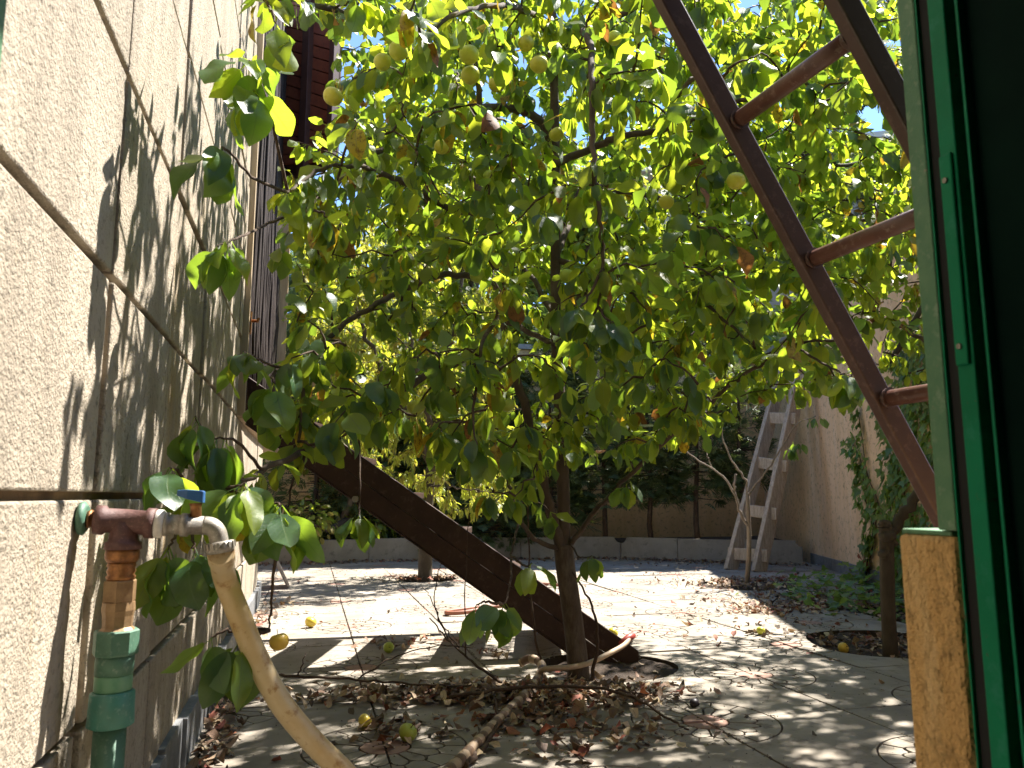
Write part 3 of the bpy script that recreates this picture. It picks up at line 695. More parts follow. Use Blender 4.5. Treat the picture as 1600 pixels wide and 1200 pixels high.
def scatter_mesh(name, inst, geos, mats):
    """inst: list of (pos, R3x3, scale, variant, mat) -> one joined mesh"""
    V = []; LI = []; LS = []; MI = []; UVS = []; k = 0
    byv = {}
    for it in inst: byv.setdefault(it[3], []).append(it)
    for vi, items in byv.items():
        gv, gf, guv = geos[vi]; n = len(items)
        R = np.array([it[1] for it in items]); S = np.array([it[2] for it in items]); Pp = np.array([it[0] for it in items])
        vv = np.einsum('nij,vj->nvi', R, gv)*S[:, None, None]+Pp[:, None, :]
        V.append(vv.reshape(-1, 3))
        li = np.array([i for f in gf for i in f]); ln = np.array([len(f) for f in gf])
        off = k+np.arange(n)*len(gv)
        LI.append((li[None, :]+off[:, None]).ravel()); LS.append(np.tile(ln, n))
        MI.append(np.repeat([it[4] for it in items], len(gf))); UVS.append(np.tile(guv[li], (n, 1))); k += n*len(gv)
    V = np.vstack(V); LI = np.concatenate(LI); LS = np.concatenate(LS); MI = np.concatenate(MI); UVS = np.vstack(UVS)
    me = bpy.data.meshes.new(name); me.vertices.add(len(V)); me.vertices.foreach_set('co', V.ravel())
    me.loops.add(len(LI)); me.loops.foreach_set('vertex_index', LI.astype(np.int32))
    me.polygons.add(len(LS)); st_ = np.concatenate([[0], np.cumsum(LS)[:-1]])
    me.polygons.foreach_set('loop_start', st_.astype(np.int32)); me.polygons.foreach_set('loop_total', LS.astype(np.int32))
    for m in mats: me.materials.append(m)
    me.polygons.foreach_set('material_index', MI.astype(np.int32)); me.polygons.foreach_set('use_smooth', np.ones(len(LS), bool))
    me.uv_layers.new(name='UVMap').data.foreach_set('uv', UVS.ravel())
    me.update(calc_edges=True); me.validate(); return me
def scatter(name, inst, geos, mats, parent=None, kind='stuff'):
    o = bpy.data.objects.new(name, scatter_mesh(name, inst, geos, mats)); COL.objects.link(o); put(o, parent)
    if kind: o['kind'] = kind
    return o
def orient(d, up_hint, roll):
    d = np.asarray(d, float); d = d/(np.linalg.norm(d)+1e-9)
    x = np.cross(d, up_hint); nx = np.linalg.norm(x)
    if nx < 1e-4: x = np.cross(d, [1, .1, 0]); nx = np.linalg.norm(x)
    x /= nx; z = np.cross(x, d)
    c_, s_ = cos(roll), sin(roll); x2 = x*c_+z*s_; z2 = np.cross(x2, d)
    return np.stack([x2, d, z2], axis=1)
def grow(limbs, targets, maxlen=.75, sag=.0, rng=RNG, r0=.0035, wiggle=.10):
    """hang a twig from the nearest wood to every target; returns list of (pts, radii)"""
    nodes = np.vstack(limbs); out = []
    d0 = np.array([np.min(np.linalg.norm(nodes-t, axis=1)) for t in targets])
    for ti in np.argsort(d0):
        t = targets[ti]; dd = np.linalg.norm(nodes-t, axis=1); k = int(np.argmin(dd)); L = dd[k]
        if L < .04: continue
        a = nodes[k]
        if L > maxlen: t = a+(t-a)*maxlen/L; L = maxlen
        n = max(4, int(L/.045)); tt = np.linspace(0, 1, n+1)[:, None]
        side = rng.normal(0, 1, 3); side -= (t-a)*(side @ (t-a))/(L*L); side /= np.linalg.norm(side)+1e-9
        bow = np.array([0, 0, 1.0])*L*(.16-sag)+side*L*wiggle
        p = a+(t-a)*tt+bow*np.sin(tt*pi)*1.0+rng.normal(0, .006, (n+1, 3))*np.sin(tt*pi)
        p[0] = a
        rb = r0+.006*L; rad = np.linspace(rb, .0016, n+1)
        out.append((p, rad)); nodes = np.vstack([nodes, p[2:]])
    return out
def rosettes(twigs, rng, step=.042, per=(2, 4), size=(.055, .085), start=.25, mats_p=(.35, .36, .25, .032, .012), nvar=10, droop=(.2, 1.5), keep=None):
    inst = []
    cum = np.cumsum(mats_p)
    for p, rad in twigs:
        L = np.sum(np.linalg.norm(np.diff(p, axis=0), axis=1)); n = max(1, int(L*(1-start)/step))
        for i in range(n+1):
            t = start+(1-start)*i/n; x = t*(len(p)-1); k = min(int(x), len(p)-2); q = p[k]+(p[k+1]-p[k])*(x-k)
            tg = p[k+1]-p[k]; tg = tg/(np.linalg.norm(tg)+1e-9)
            m = rng.integers(per[0], per[1]+1)+(2 if i == n else 0); a0 = rng.uniform(0, 6.28)
            e1 = np.cross(tg, [0.13, .2, .97]); e1 /= np.linalg.norm(e1)+1e-9; e2 = np.cross(tg, e1)
            for j in range(m):
                a = a0+j*2.4; d = e1*cos(a)+e2*sin(a)+tg*rng.uniform(.1, .9)
                d = d/np.linalg.norm(d)+np.array([0, 0, -1.0])*rng.uniform(*droop)
                R = orient(d, (0, 0, 1), rng.normal(0, .55))
                s = (size[0]+(size[1]-size[0])*rng.uniform()**1.15)*(1 if t > .4 else .85)
                mi = int(np.searchsorted(cum, rng.uniform(0, cum[-1])))
                inst.append((q, R, s, int(rng.integers(nvar)), mi))
    return inst
LP = [(.30, .12, .2, .035), (.27, .3, .9, .05), (.25, .55, .5, .06), (.31, .2, 1.3, .07), (.23, .35, .3, .04), (.28, .05, -.35, .05), (.26, .7, .8, .05), (.29, .25, .6, .08), (.24, .15, 1.7, .06), (.32, .35, .1, .06)]
LG_HI = [leaf_geo(*q, True, 700+k) for k, q in enumerate(LP)]
LG_LO = [leaf_geo(*q, False, 700+k) for k, q in enumerate(LP)]
LM = [L_DARK, L_MID, L_LITE, L_YEL, L_BRN]
LEAFMESH = [[geo_mesh('leaf', LG_HI[v], [m]) for m in LM] for v in range(10)]
def leaves_of(tree, inst, nsingle):
    """the ones that show largest become parts of their own, the rest one joined part"""
    pos = np.array([it[0] for it in inst]); sc = np.array([it[2] for it in inst])
    x, y, z = proj(pos); ok = (z > .5) & (x > -10) & (x < 1470) & (y > -20) & (y < 1200)
    show = np.where(ok, sc/np.maximum(z, .3), 0); order = np.argsort(-show)
    big = [i for i in order[:nsingle] if show[i] > 0]; bs = set(int(i) for i in big)
    off = Vector(tree.location)
    for i in big:
        q, R, s, v, mi = inst[i]
        o = bpy.data.objects.new('leaf', LEAFMESH[v][mi]); COL.objects.link(o); o.parent = tree
        M = Matrix([[*(R[r]*s), q[r]-off[r]] for r in range(3)]+[[0, 0, 0, 1]]); o.matrix_local = M
    scatter('foliage', [it for i, it in enumerate(inst) if i not in bs], LG_LO, LM, tree)
def woods(tree, limbs, mat=M_BARK, n=10):
    for name, p, rad in limbs:
        m = MB(); m.tube(p, rad, n); m.build(name, mat, tree)
def twig_part(tree, twigs, mat=M_TWIG, n=5):
    m = MB()
    for p, rad in twigs: m.tube(p, rad, n, cap=False)
    m.build('twigs', mat, tree, 0, 'stuff')
def limb(pts, r0, r1, n=7, amp=.006, seed=0, power=1):
    p = wob(spline([P(*q) if len(q) == 3 and q[0] > 20 else np.array(q) for q in pts], n), amp, seed)
    return p, r0+(r1-r0)*np.linspace(0, 1, len(p))**power

# apple geometry
def apple_mb(r, dimple=.18, sq=.9):
    m = MB(); prof = []
    for t in np.linspace(0, pi, 13):
        x = sin(t)*(1+.06*cos(t)); z = cos(t)*sq-(dimple*1.6*math.exp(-(sin(t)/.32)**2) if t < pi/2 else -dimple*math.exp(-(sin(t)/.25)**2))
        prof.append((max(x, .004)*r, z*r))
    m.tube([(0, 0, z+1e-5*i) for i, (x, z) in enumerate(prof)], [x for x, z in prof], 16)
    return m
def apple_mesh(mat):
    m = MB(); prof = []
    n = 16; K = 13; v = []; f = []
    for t in np.linspace(0.02, pi-.02, K):
        x = sin(t)*(1+.07*cos(t)); z = cos(t)*.9-(.30*math.exp(-(sin(t)/.3)**2) if t < pi/2 else -.2*math.exp(-(sin(t)/.22)**2))
        for a in np.arange(n)*2*pi/n: v.append((x*cos(a)*(1+.02*sin(5*a)), x*sin(a)*(1+.02*sin(5*a)), z))
    for i in range(K-1):
        for j in range(n): f.append((i*n+j, (i+1)*n+j, (i+1)*n+(j+1) % n, i*n+(j+1) % n))
    f += [tuple(range(n)), tuple((K-1)*n+j for j in range(n-1, -1, -1))]
    m.add(v, f, 0, True); m.tube([(0, 0, .55), (.03, 0, .9), (.1, .02, 1.25)], [.05, .04, .05], 6, 1)
    return m.mesh('apple', [mat, M_TWIG])
AM = [apple_mesh(M_APPLE), apple_mesh(M_APPLEG), apple_mesh(M_APPLEY)]

# ================================================================== MAIN APPLE TREE
tree = thing('apple_tree', 'large fruiting apple tree rising beside the dark staircase', 'tree', (1.20, 3.38, 0))
tl = []
base = np.array([1.17, 3.345, -.09])
D0 = 3.37
tp = spline([base, P(903, 1040, D0), P(894, 960, D0), P(884, 890, D0), P(880, 850, D0)], 6)
tl.append(('trunk', tp, np.interp(np.linspace(0, 1, len(tp)), [0, .12, .4, 1], [.066, .050, .044, .042])))
main = spline([P(881, 860, D0), P(880, 760, D0), P(875, 640, D0), P(869, 520, D0+.02), P(868, 400, D0+.03), P(868, 250, D0+.02), P(865, 100, D0), P(861, -60, D0), P(850, -260, D0), P(850, -420, D0)], 7)
tl.append(('branch', main, np.interp(np.linspace(0, 1, len(main)), [0, .3, .7, 1], [.030, .024, .018, .006])))
L2 = [([(882, 868, 3.36), (862, 805, 3.33), (846, 740, 3.3), (822, 640, 3.25), (792, 540, 3.2), (776, 440, 3.17), (766, 330, 3.12), (755, 200, 3.05), (735, 60, 3.0), (715, -100, 2.95), (700, -240, 2.9)], .025, .006),
      ([(868, 235, 3.38), (845, 190, 3.3), (810, 171, 3.2), (760, 168, 3.05), (700, 185, 2.9), (640, 208, 2.72), (580, 245, 2.5), (525, 290, 2.35), (470, 330, 2.2)], .022, .005),
      ([(868, 255, 3.38), (925, 232, 3.3), (970, 213, 3.15), (1035, 204, 3.0), (1100, 182, 2.85), (1180, 150, 2.65), (1260, 130, 2.5)], .018, .005),
      ([(892, 850, 3.35), (930, 800, 3.32), (990, 735, 3.2), (1085, 650, 3.0), (1165, 585, 2.8), (1240, 540, 2.65), (1320, 530, 2.5)], .012, .004),
      ([(873, 858, 3.35), (840, 845, 3.3), (812, 812, 3.15), (798, 760, 3.0), (775, 700, 2.8), (730, 660, 2.6)], .012, .004),
      ([(790, 540, 3.2), (720, 562, 3.0), (640, 602, 2.75), (560, 655, 2.4), (480, 702, 2.1), (410, 735, 1.85), (345, 765, 1.65), (300, 790, 1.55)], .016, .0035),
      ([(766, 335, 3.12), (700, 325, 2.95), (640, 290, 2.7), (575, 262, 2.4), (510, 262, 2.15), (450, 300, 1.95)], .014, .004),
      ([(776, 440, 3.17), (690, 430, 3.0), (600, 470, 2.7), (520, 520, 2.35), (482, 580, 2.2), (466, 690, 2.1)], .014, .004),
      ([(868, 405, 3.4), (950, 430, 3.3), (1040, 440, 3.1), (1120, 490, 2.9), (1180, 545, 2.75)], .014, .004),
      ([(868, 330, 3.38), (960, 300, 3.5), (1060, 320, 3.6), (1140, 375, 3.6), (1210, 420, 3.5)], .017, .005),
      ([(866, 100, 3.37), (890, 62, 3.0), (915, 50, 2.5), (925, 120, 2.15), (925, 230, 2.1), (935, 330, 2.08), (943, 420, 2.06), (935, 480, 2.05)], .014, .003),
      ([(755, 205, 3.05), (690, 120, 2.75), (620, 60, 2.45), (540, 20, 2.15), (460, 0, 1.9), (410, -5, 1.72)], .016, .004),
      ([(868, 400, 3.4), (900, 330, 3.9), (950, 280, 4.4), (1000, 230, 4.9)], .018, .005),
      ([(766, 330, 3.12), (720, 250, 3.7), (680, 200, 4.3), (650, 160, 4.8)], .018, .005),
      ([(868, 500, 3.4), (820, 420, 3.9), (740, 360, 4.4), (660, 330, 4.8)], .015, .004),
      ([(865, 60, 3.37), (980, 20, 3.1), (1080, -40, 2.8), (1150, -120, 2.6)], .016, .004),
      ([(861, -60, 3.37), (800, -160, 2.9), (740, -220, 2.4)], .014, .004),
      ([(865, 100, 3.37), (850, 40, 2.9), (800, 10, 2.4), (720, 20, 2.05), (660, 60, 1.9)], .014, .004),
      ([(870, 540, 3.39), (830, 520, 3.0), (790, 500, 2.6), (760, 520, 2.3), (745, 590, 2.15)], .013, .004),
      ([(869, 500, 3.39), (900, 470, 3.0), (925, 460, 2.6), (950, 500, 2.35)], .012, .004),
      ([(860, -20, 3.37), (980, -80, 3.9), (1100, -120, 4.3)], .016, .005),
      ([(735, 60, 3.0), (640, -40, 3.3), (560, -100, 3.6)], .014, .005),
      ([(1035, 204, 3.0), (1060, 150, 2.5), (1090, 120, 2.1), (1120, 130, 1.9)], .010, .004)]
for k, (pts, a, b) in enumerate(L2):
    p, rad = limb(pts, a, b, 7, .003, 40+k); tl.append(('branch', p, rad))
woods(tree, tl)
limb_pts = [p for _, p, _ in tl]
# crown volume
def lowy(x): return np.interp(x, [430, 480, 560, 640, 700, 780, 850, 900, 960, 1060, 1150, 1250, 1350, 1440], [650, 735, 720, 670, 720, 810, 815, 740, 715, 690, 640, 640, 670, 620])
cand = []
def gsun(c): return c[0]-c[2]/tan(SUN_EL)*cos(SUN_AZ), c[1]-c[2]/tan(SUN_EL)*sin(SUN_AZ)
tries = 0
while len(cand) < 1330 and tries < 80000:
    tries += 1
    q = RNG.uniform(-1, 1, 3)
    if q @ q > 1: continue
    c = np.array([.98, 3.10, 2.45])+q*np.array([1.75, 1.6, 1.75])
    if c[2] < .85 or c[0] < WX+.22 or c[0] > 2.6: continue
    x, y, z = proj(c)
    if z < 1.6 or y > lowy(x)-10: continue
    gx_, gy_ = gsun(c)
    if gy_ > 4.0 and -.4 < gx_ < 2.4 and RNG.uniform() < .92: continue
    if x < 440+60*RNG.uniform(-1, 1): continue
    if x < 545 and y < 300 and RNG.uniform() < .8: continue
    if y < -100: continue
    if c[1] < 2.0 and RNG.uniform() < .35: continue
    if 470 < x < 860 and 410 < y < 720 and RNG.uniform() < .55: continue
    if 860 < x < 1250 and 430 < y < 720 and RNG.uniform() < .3: continue
    cand.append(c)
tw = grow(limb_pts[1:], cand, .7, .02)
inst = rosettes(tw, RNG, .034, (2, 4), (.042, .096), .15, droop=(-.1, 2.0))
for p in limb_pts[2:]:                                   # leaves at the limb ends too
    inst += rosettes([(p[int(len(p)*.55):], None)], RNG, .05, (2, 4), (.055, .085), .1)
# near twigs hanging in front of the wall and stairs, given one by one
near = [([(410, -5, 1.72), (425, 20, 1.68), (432, 40, 1.66)], 3), ([(450, 300, 1.95), (420, 170, 1.75), (395, 105, 1.62), (385, 95, 1.6)], 7), ([(405, 160, 1.66), (400, 150, 1.6), (395, 140, 1.58)], 4),
        ([(450, 300, 1.95), (400, 280, 1.7), (355, 235, 1.55), (345, 232, 1.52)], 6), ([(470, 330, 2.2), (420, 350, 1.9), (375, 370, 1.62), (340, 385, 1.55)], 8),
        ([(482, 580, 2.2), (440, 575, 2.0), (400, 560, 1.85), (380, 550, 1.8)], 6), ([(345, 765, 1.65), (320, 690, 1.6), (305, 650, 1.58)], 4),
        ([(410, 735, 1.85), (370, 690, 1.68), (330, 685, 1.6)], 7), ([(300, 790, 1.55), (280, 740, 1.52), (265, 730, 1.5)], 4), ([(345, 765, 1.65), (370, 760, 1.5), (385, 755, 1.42)], 8),
        ([(345, 765, 1.65), (400, 775, 1.5), (420, 785, 1.45), (440, 790, 1.43)], 8), ([(300, 790, 1.55), (275, 835, 1.5), (262, 860, 1.48)], 5), ([(300, 790, 1.55), (300, 840, 1.5), (305, 865, 1.48)], 5),
        ([(560, 655, 2.4), (520, 690, 2.3), (480, 650, 2.25)], 6), ([(480, 702, 2.1), (455, 760, 2.0), (450, 800, 1.95)], 5), ([(466, 690, 2.1), (500, 690, 2.0), (540, 640, 2.0)], 8),
        ([(440, 790, 1.43), (432, 850, 1.45), (425, 930, 1.46), (420, 985, 1.46)], 0), ([(420, 985, 1.46), (395, 995, 1.42), (375, 1000, 1.40)], 4), ([(420, 985, 1.46), (360, 985, 1.42), (330, 995, 1.40)], 3),
        ([(560, 655, 2.4), (562, 720, 2.3), (562, 790, 2.2), (560, 805, 2.15)], 6),
        ([(812, 812, 3.15), (800, 860, 2.6), (798, 900, 2.2), (792, 935, 2.05), (785, 945, 2.0)], 6), ([(785, 945, 2.0), (760, 940, 1.98), (745, 945, 1.97)], 3), ([(800, 870, 2.4), (822, 885, 2.2), (830, 880, 2.15)], 4),
        ([(892, 850, 3.3), (905, 870, 3.2), (925, 868, 3.15)], 5), ([(930, 800, 3.3), (960, 770, 3.2), (985, 752, 3.1)], 6), ([(745, 590, 2.15), (740, 660, 2.05), (745, 700, 2.0)], 8), ([(730, 660, 2.6), (690, 660, 2.3), (690, 675, 2.15)], 8),
        ([(560, 655, 2.4), (590, 610, 2.2), (590, 590, 2.1)], 8), ([(943, 420, 2.06), (915, 470, 2.0), (905, 480, 1.97)], 8), ([(935, 480, 2.05), (950, 500, 2.0), (960, 505, 1.98)], 7),
        ([(660, 60, 1.9), (650, 30, 1.8), (645, 15, 1.77)], 6), ([(525, 290, 2.35), (545, 220, 2.0), (560, 190, 1.85)], 7), ([(850, 360, 3.0), (850, 340, 2.2), (850, 330, 1.95)], 6), ([(470, 330, 2.2), (500, 330, 2.05), (510, 340, 2.0)], 8),
        ([(1120, 130, 1.9), (1150, 100, 1.85), (1180, 90, 1.8)], 8), ([(1120, 130, 1.9), (1110, 170, 1.85), (1085, 160, 1.8)], 8), ([(1240, 540, 2.65), (1290, 570, 2.3), (1310, 580, 2.1), (1320, 585, 2.05)], 9), ([(1180, 545, 2.75), (1150, 450, 2.3), (1130, 430, 2.15)], 9),
        ([(430, 580, 2.0), (425, 590, 1.9), (430, 600, 1.85)], 5)]
ntw = []
for k, (pts, nl) in enumerate(near):
    p = wob(spline([P(*q) for q in pts], 6), .0015, 90+k); rad = np.linspace(.0048, .0018, len(p)); ntw.append((p, rad))
    e = p[-1]; tg = p[-1]-p[-4]; tg /= np.linalg.norm(tg)+1e-9
    for j in range(int(nl*1.35+.5)):
        a = j*2.4+k; d = np.array([cos(a), sin(a), 0])*.8+tg*.4+np.array([0, 0, -1])*RNG.uniform(.35, 1.7)
        q = p[max(0, len(p)-1-j//2)]
        roll = RNG.normal(0, .45)
        if nl < 9 and pts[0][2] < 2.1 and pts[-1][0] < 470: mi = int(RNG.choice(4, p=(.64, .29, .06, .01)))
        else: mi = int(RNG.choice(4, p=(.48, .34, .15, .03)))
        inst.append((q, orient(d, (0, 0, 1), roll), RNG.uniform(.068, .095)*(1.2 if pts[-1][0] < 470 and pts[0][2] < 2.1 else 1), int(RNG.integers(10)), mi))
low = [(700, 690, 2.3), (722, 712, 2.35), (765, 770, 2.5), (805, 775, 2.6), (835, 745, 2.7), (650, 650, 2.2), (600, 650, 2.15), (555, 620, 2.1), (520, 640, 2.2), (862, 690, 2.7), (885, 600, 2.2), (920, 545, 2.0), (945, 590, 2.1), (965, 550, 2.2), (1005, 590, 2.4), (690, 600, 2.2), (760, 640, 2.3), (820, 660, 2.5), (735, 560, 2.1), (640, 560, 2.1), (500, 560, 2.1), (540, 540, 2.2), (470, 620, 2.2), (480, 500, 2.1), (1040, 560, 2.4), (1090, 600, 2.5), (900, 520, 2.05), (850, 560, 2.2), (790, 590, 2.2), (950, 640, 2.5), (1180, 480, 2.3), (1130, 520, 2.3), (860, 800, 3.0), (800, 700, 2.5), (940, 660, 2.8), (430, 640, 2.1), (455, 560, 2.0)]
lt = grow(limb_pts[2:]+[p for p, _ in tw], np.array([P(*q) for q in low]), .6, .05)
inst += rosettes(lt, RNG, .05, (2, 4), (.066, .094), .35, (.55, .31, .10, .03, .01), droop=(.5, 2.0))
twig_part(tree, tw+ntw+lt)
leaves_of(tree, inst, 300)
# apples on the tree
APS = [(622, 80, 2.15, 0), (598, 97, 2.2, 0), (733, 86, 2.1, 0), (735, 118, 2.15, 0), (776, 132, 2.4, 0), (842, 101, 2.3, 0), (822, 68, 2.4, 0), (520, 151, 2.1, 0), (991, 118, 2.5, 0), (767, 277, 2.6, 1), (1041, 316, 2.7, 0), (1150, 283, 2.2, 0),
       (677, 392, 2.7, 1), (735, 414, 2.7, 1), (746, 431, 2.7, 1), (798, 460, 2.6, 1), (886, 431, 2.6, 1), (650, 637, 2.4, 1), (793, 633, 2.6, 1), (1225, 558, 2.6, 2), (750, 681, 2.7, 2), (1090, 365, 3, 0), (690, 230, 2.6, 0), (905, 322, 2.9, 0), (560, 330, 2.6, 0), (1000, 460, 3, 1), (1120, 200, 2.8, 0), (640, 480, 2.8, 1), (960, 60, 2.6, 0), (700, 40, 2.5, 0), (870, 210, 2.7, 0), (436, 1003, 1.62, 2)]
for (x, y, D, k) in APS:
    o = bpy.data.objects.new('apple', AM[k]); COL.objects.link(o); o.parent = tree
    q = P(x, y, D*1.06); o.location = Vector(q)-Vector(tree.location); s = RNG.uniform(.027, .031)*(.75 if D < 1.7 else 1); o.scale = (s, s, s)
    o.rotation_euler = (RNG.normal(0, .3), RNG.normal(0, .3), RNG.uniform(0, 6))

# ================================================================== SECOND APPLE TREE (cut stem with one leaning limb)
tree2 = thing('apple_tree', 'pruned tree with a cut stem and one leaning limb in the right bed', 'tree', (2.93, 3.50, 0))
s2 = [('trunk', spline([(2.93, 3.50, -.08), P(1388, 960, 3.93), P(1386, 890, 3.93), P(1385, 835, 3.93), P(1383, 822, 3.93)], 5), None)]
s2[0] = ('trunk', s2[0][1], np.interp(np.linspace(0, 1, len(s2[0][1])), [0, .2, 1], [.043, .036, .036]))
for k, (pts, a, b) in enumerate([([(1386, 850, 3.93), (1402, 820, 3.93), (1440, 765, 3.9), (1490, 690, 3.9), (1530, 600, 3.9), (1545, 480, 3.95), (1530, 350, 4.0), (1500, 230, 4.0), (1480, 100, 4.0)], .030, .012),
        ([(1540, 500, 3.95), (1470, 420, 4.0), (1400, 370, 4.0), (1320, 330, 4.0), (1240, 300, 4.1), (1180, 280, 4.2)], .018, .005),
        ([(1530, 350, 4.0), (1440, 290, 3.9), (1380, 260, 3.7), (1300, 255, 3.5), (1240, 245, 3.4)], .016, .005), ([(1500, 230, 4.0), (1420, 160, 4.1), (1340, 110, 4.2), (1260, 70, 4.3)], .015, .005),
        ([(1535, 560, 3.9), (1450, 530, 3.8), (1380, 500, 3.7), (1310, 470, 3.7)], .014, .004), ([(1480, 100, 4.0), (1400, 20, 4.1), (1330, -80, 4.2)], .012, .004), ([(1530, 350, 4.0), (1470, 330, 4.6), (1380, 300, 5.0), (1290, 280, 5.3)], .014, .004)]):
    p, rad = limb(pts, a, b, 7, .008, 140+k); s2.append(('branch', p, rad))
for k, q in enumerate(([(2.99, 3.47, 1.5), (3.3, 3.3, 2.0), (3.6, 3.1, 2.5), (3.8, 2.8, 3.0)], [(3.3, 3.3, 2.0), (3.7, 3.8, 2.4), (3.7, 4.3, 2.8)], [(3.6, 3.1, 2.5), (4.1, 3.5, 2.8), (4.4, 3.8, 3.0)])):  # limbs added to carry the unseen crown that shades the right paving
    p = wob(spline(q, 8), .01, 160+k); s2.append(('branch', p, np.linspace(.016, .006, len(p))))
woods(tree2, s2, M_STUMPB)
kb = MB(); e0 = P(1383, 822, 3.93)
for (dx, dy, dz, rr_) in ((0, 0, .005, .034), (-.016, -.008, .018, .020), (.015, .004, .014, .022), (.0, -.012, -.05, .043), (-.02, .0, -.14, .030)):
    c_ = e0+np.array([dx, dy, dz]); kb.tube([c_+np.array([0, 0, rr_*cos(t)*.8]) for t in np.linspace(pi-.2, .2, 6)], [rr_*sin(t)*(1+.12*sin(5*t)) for t in np.linspace(pi-.2, .2, 6)], 9)
kb.build('cut_knob', M_STUMPB, tree2)
cand = []
while len(cand) < 520:
    q = RNG.uniform(-1, 1, 3)
    if q @ q > 1: continue
    c = np.array([2.95, 3.8, 2.5])+q*np.array([1.45, 1.5, 1.45])
    x, y, z = proj(c)
    if c[2] < 1.2 or y > lowy(x)-20 or y < -70: continue
    if x > 1620: continue
    gx_, gy_ = gsun(c)
    if gy_ > 4.2 and gx_ < 3.2 and RNG.uniform() < .85: continue
    cand.append(c)
k_ = 0  # extra crown kept out of view, added to cast shade on the right paving
while k_ < 420:
    q = RNG.uniform(-1, 1, 3)
    if q @ q > 1: continue
    c = np.array([3.65, 3.75, 2.8])+q*np.array([.95, .95, .65])
    x, y, z = proj(c)
    if x < 1420 and y > -60: continue
    cand.append(c); k_ += 1
tw2 = grow([p for _, p, _ in s2[1:]], cand, .75, .03)
inst2 = rosettes(tw2, RNG, .046, (2, 4), (.048, .072), .15, (.2, .36, .38, .05, .01))
twig_part(tree2, tw2); leaves_of(tree2, inst2, 150)

# ================================================================== PEACH TREE
pg = [leaf_geo(.12, .3, .8+.3*k, .02, False, 20+k, .1, 1.0) for k in range(3)]
peach = thing('peach_tree', 'slender narrow leaved tree with pale yellowish foliage beyond the staircase', 'tree', (1.12, 7.66, 0))
pt = [('trunk', spline([(1.12, 7.66, -.08), P(665, 860, 7.53), P(668, 790, 7.53), P(675, 720, 7.53)], 5), None)]
pt[0] = ('trunk', pt[0][1], np.linspace(.075, .048, len(pt[0][1])))
for k, (pts, a, b) in enumerate([([(675, 730, 7.53), (690, 650, 7.5), (700, 560, 7.4), (720, 460, 7.3), (730, 380, 7.3)], .05, .01), ([(675, 725, 7.53), (640, 650, 7.5), (600, 580, 7.5), (560, 500, 7.4), (540, 430, 7.4)], .045, .01), ([(675, 720, 7.53), (720, 700, 7.5), (770, 640, 7.6), (800, 570, 7.7)], .035, .008), ([(680, 690, 7.5), (655, 600, 7.4), (640, 500, 7.4), (640, 420, 7.4)], .04, .008), ([(690, 650, 7.5), (760, 560, 7.8), (820, 460, 7.9)], .03, .008), ([(670, 760, 7.5), (700, 760, 7.2), (740, 765, 7.0), (765, 770, 6.9)], .012, .004)]):
    p, rad = limb(pts, a, b, 6, .015, 200+k); pt.append(('branch', p, rad))
woods(peach, pt, M_STUMPB, 8)
cand = []
while len(cand) < 800:
    x = RNG.uniform(470, 800); lo = np.interp(x, [470, 560, 640, 760, 880], [620, 740, 800, 820, 660]); y = RNG.uniform(330, lo)
    if abs(x-680) > 170+(lo-y)*.5: continue
    cand.append(P(x, y, RNG.uniform(7.2, 8.4)))
tw3 = grow([p for _, p, _ in pt[1:]], cand, .8, .10, RNG, .004)
twig_part(peach, tw3, M_TWIG, 4)
scatter('foliage', rosettes(tw3, RNG, .034, (3, 5), (.07, .11), .12, (.55, .3, .15), 3, (.2, 1.4)), pg, [L_PEACH, L_PEACH2, L_LITE], peach)

# ================================================================== CONIFERS ALONG THE BACK WALL
def spray_geo(seed):
    g = np.random.default_rng(seed); v = []; f = []; uv = []
    for k in range(9):
        t = k/8; y0 = .12+.8*t; sgn = 1 if k % 2 else -1
        a = sgn*(.9-.55*t)+g.normal(0, .1); L = .42*(1-.55*t)+.1; w = .045
        dx, dy = sin(a), cos(a); px, py = -dy, dx
        b = len(v); zz = g.normal(0, .03)
        for (l, ww) in ((0, .4), (.55, 1), (1, .2)):
            for sg in (-1, 1): v.append((dx*L*l+px*w*ww*sg, y0*.75+dy*L*l+py*w*ww*sg, zz-.18*l*L)); uv.append((.1 if sg < 0 else .9, l))
        f += [(b, b+1, b+3, b+2), (b+2, b+3, b+5, b+4)]
    b = len(v); v += [(-.015, 0, 0), (.015, 0, 0), (.01, .8, 0), (-.01, .8, 0)]; uv += [(.3, 0)]*4; f.append((b, b+1, b+2, b+3))
    return np.array(v, float), f, np.array(uv, float)
SG = [spray_geo(k) for k in range(3)]
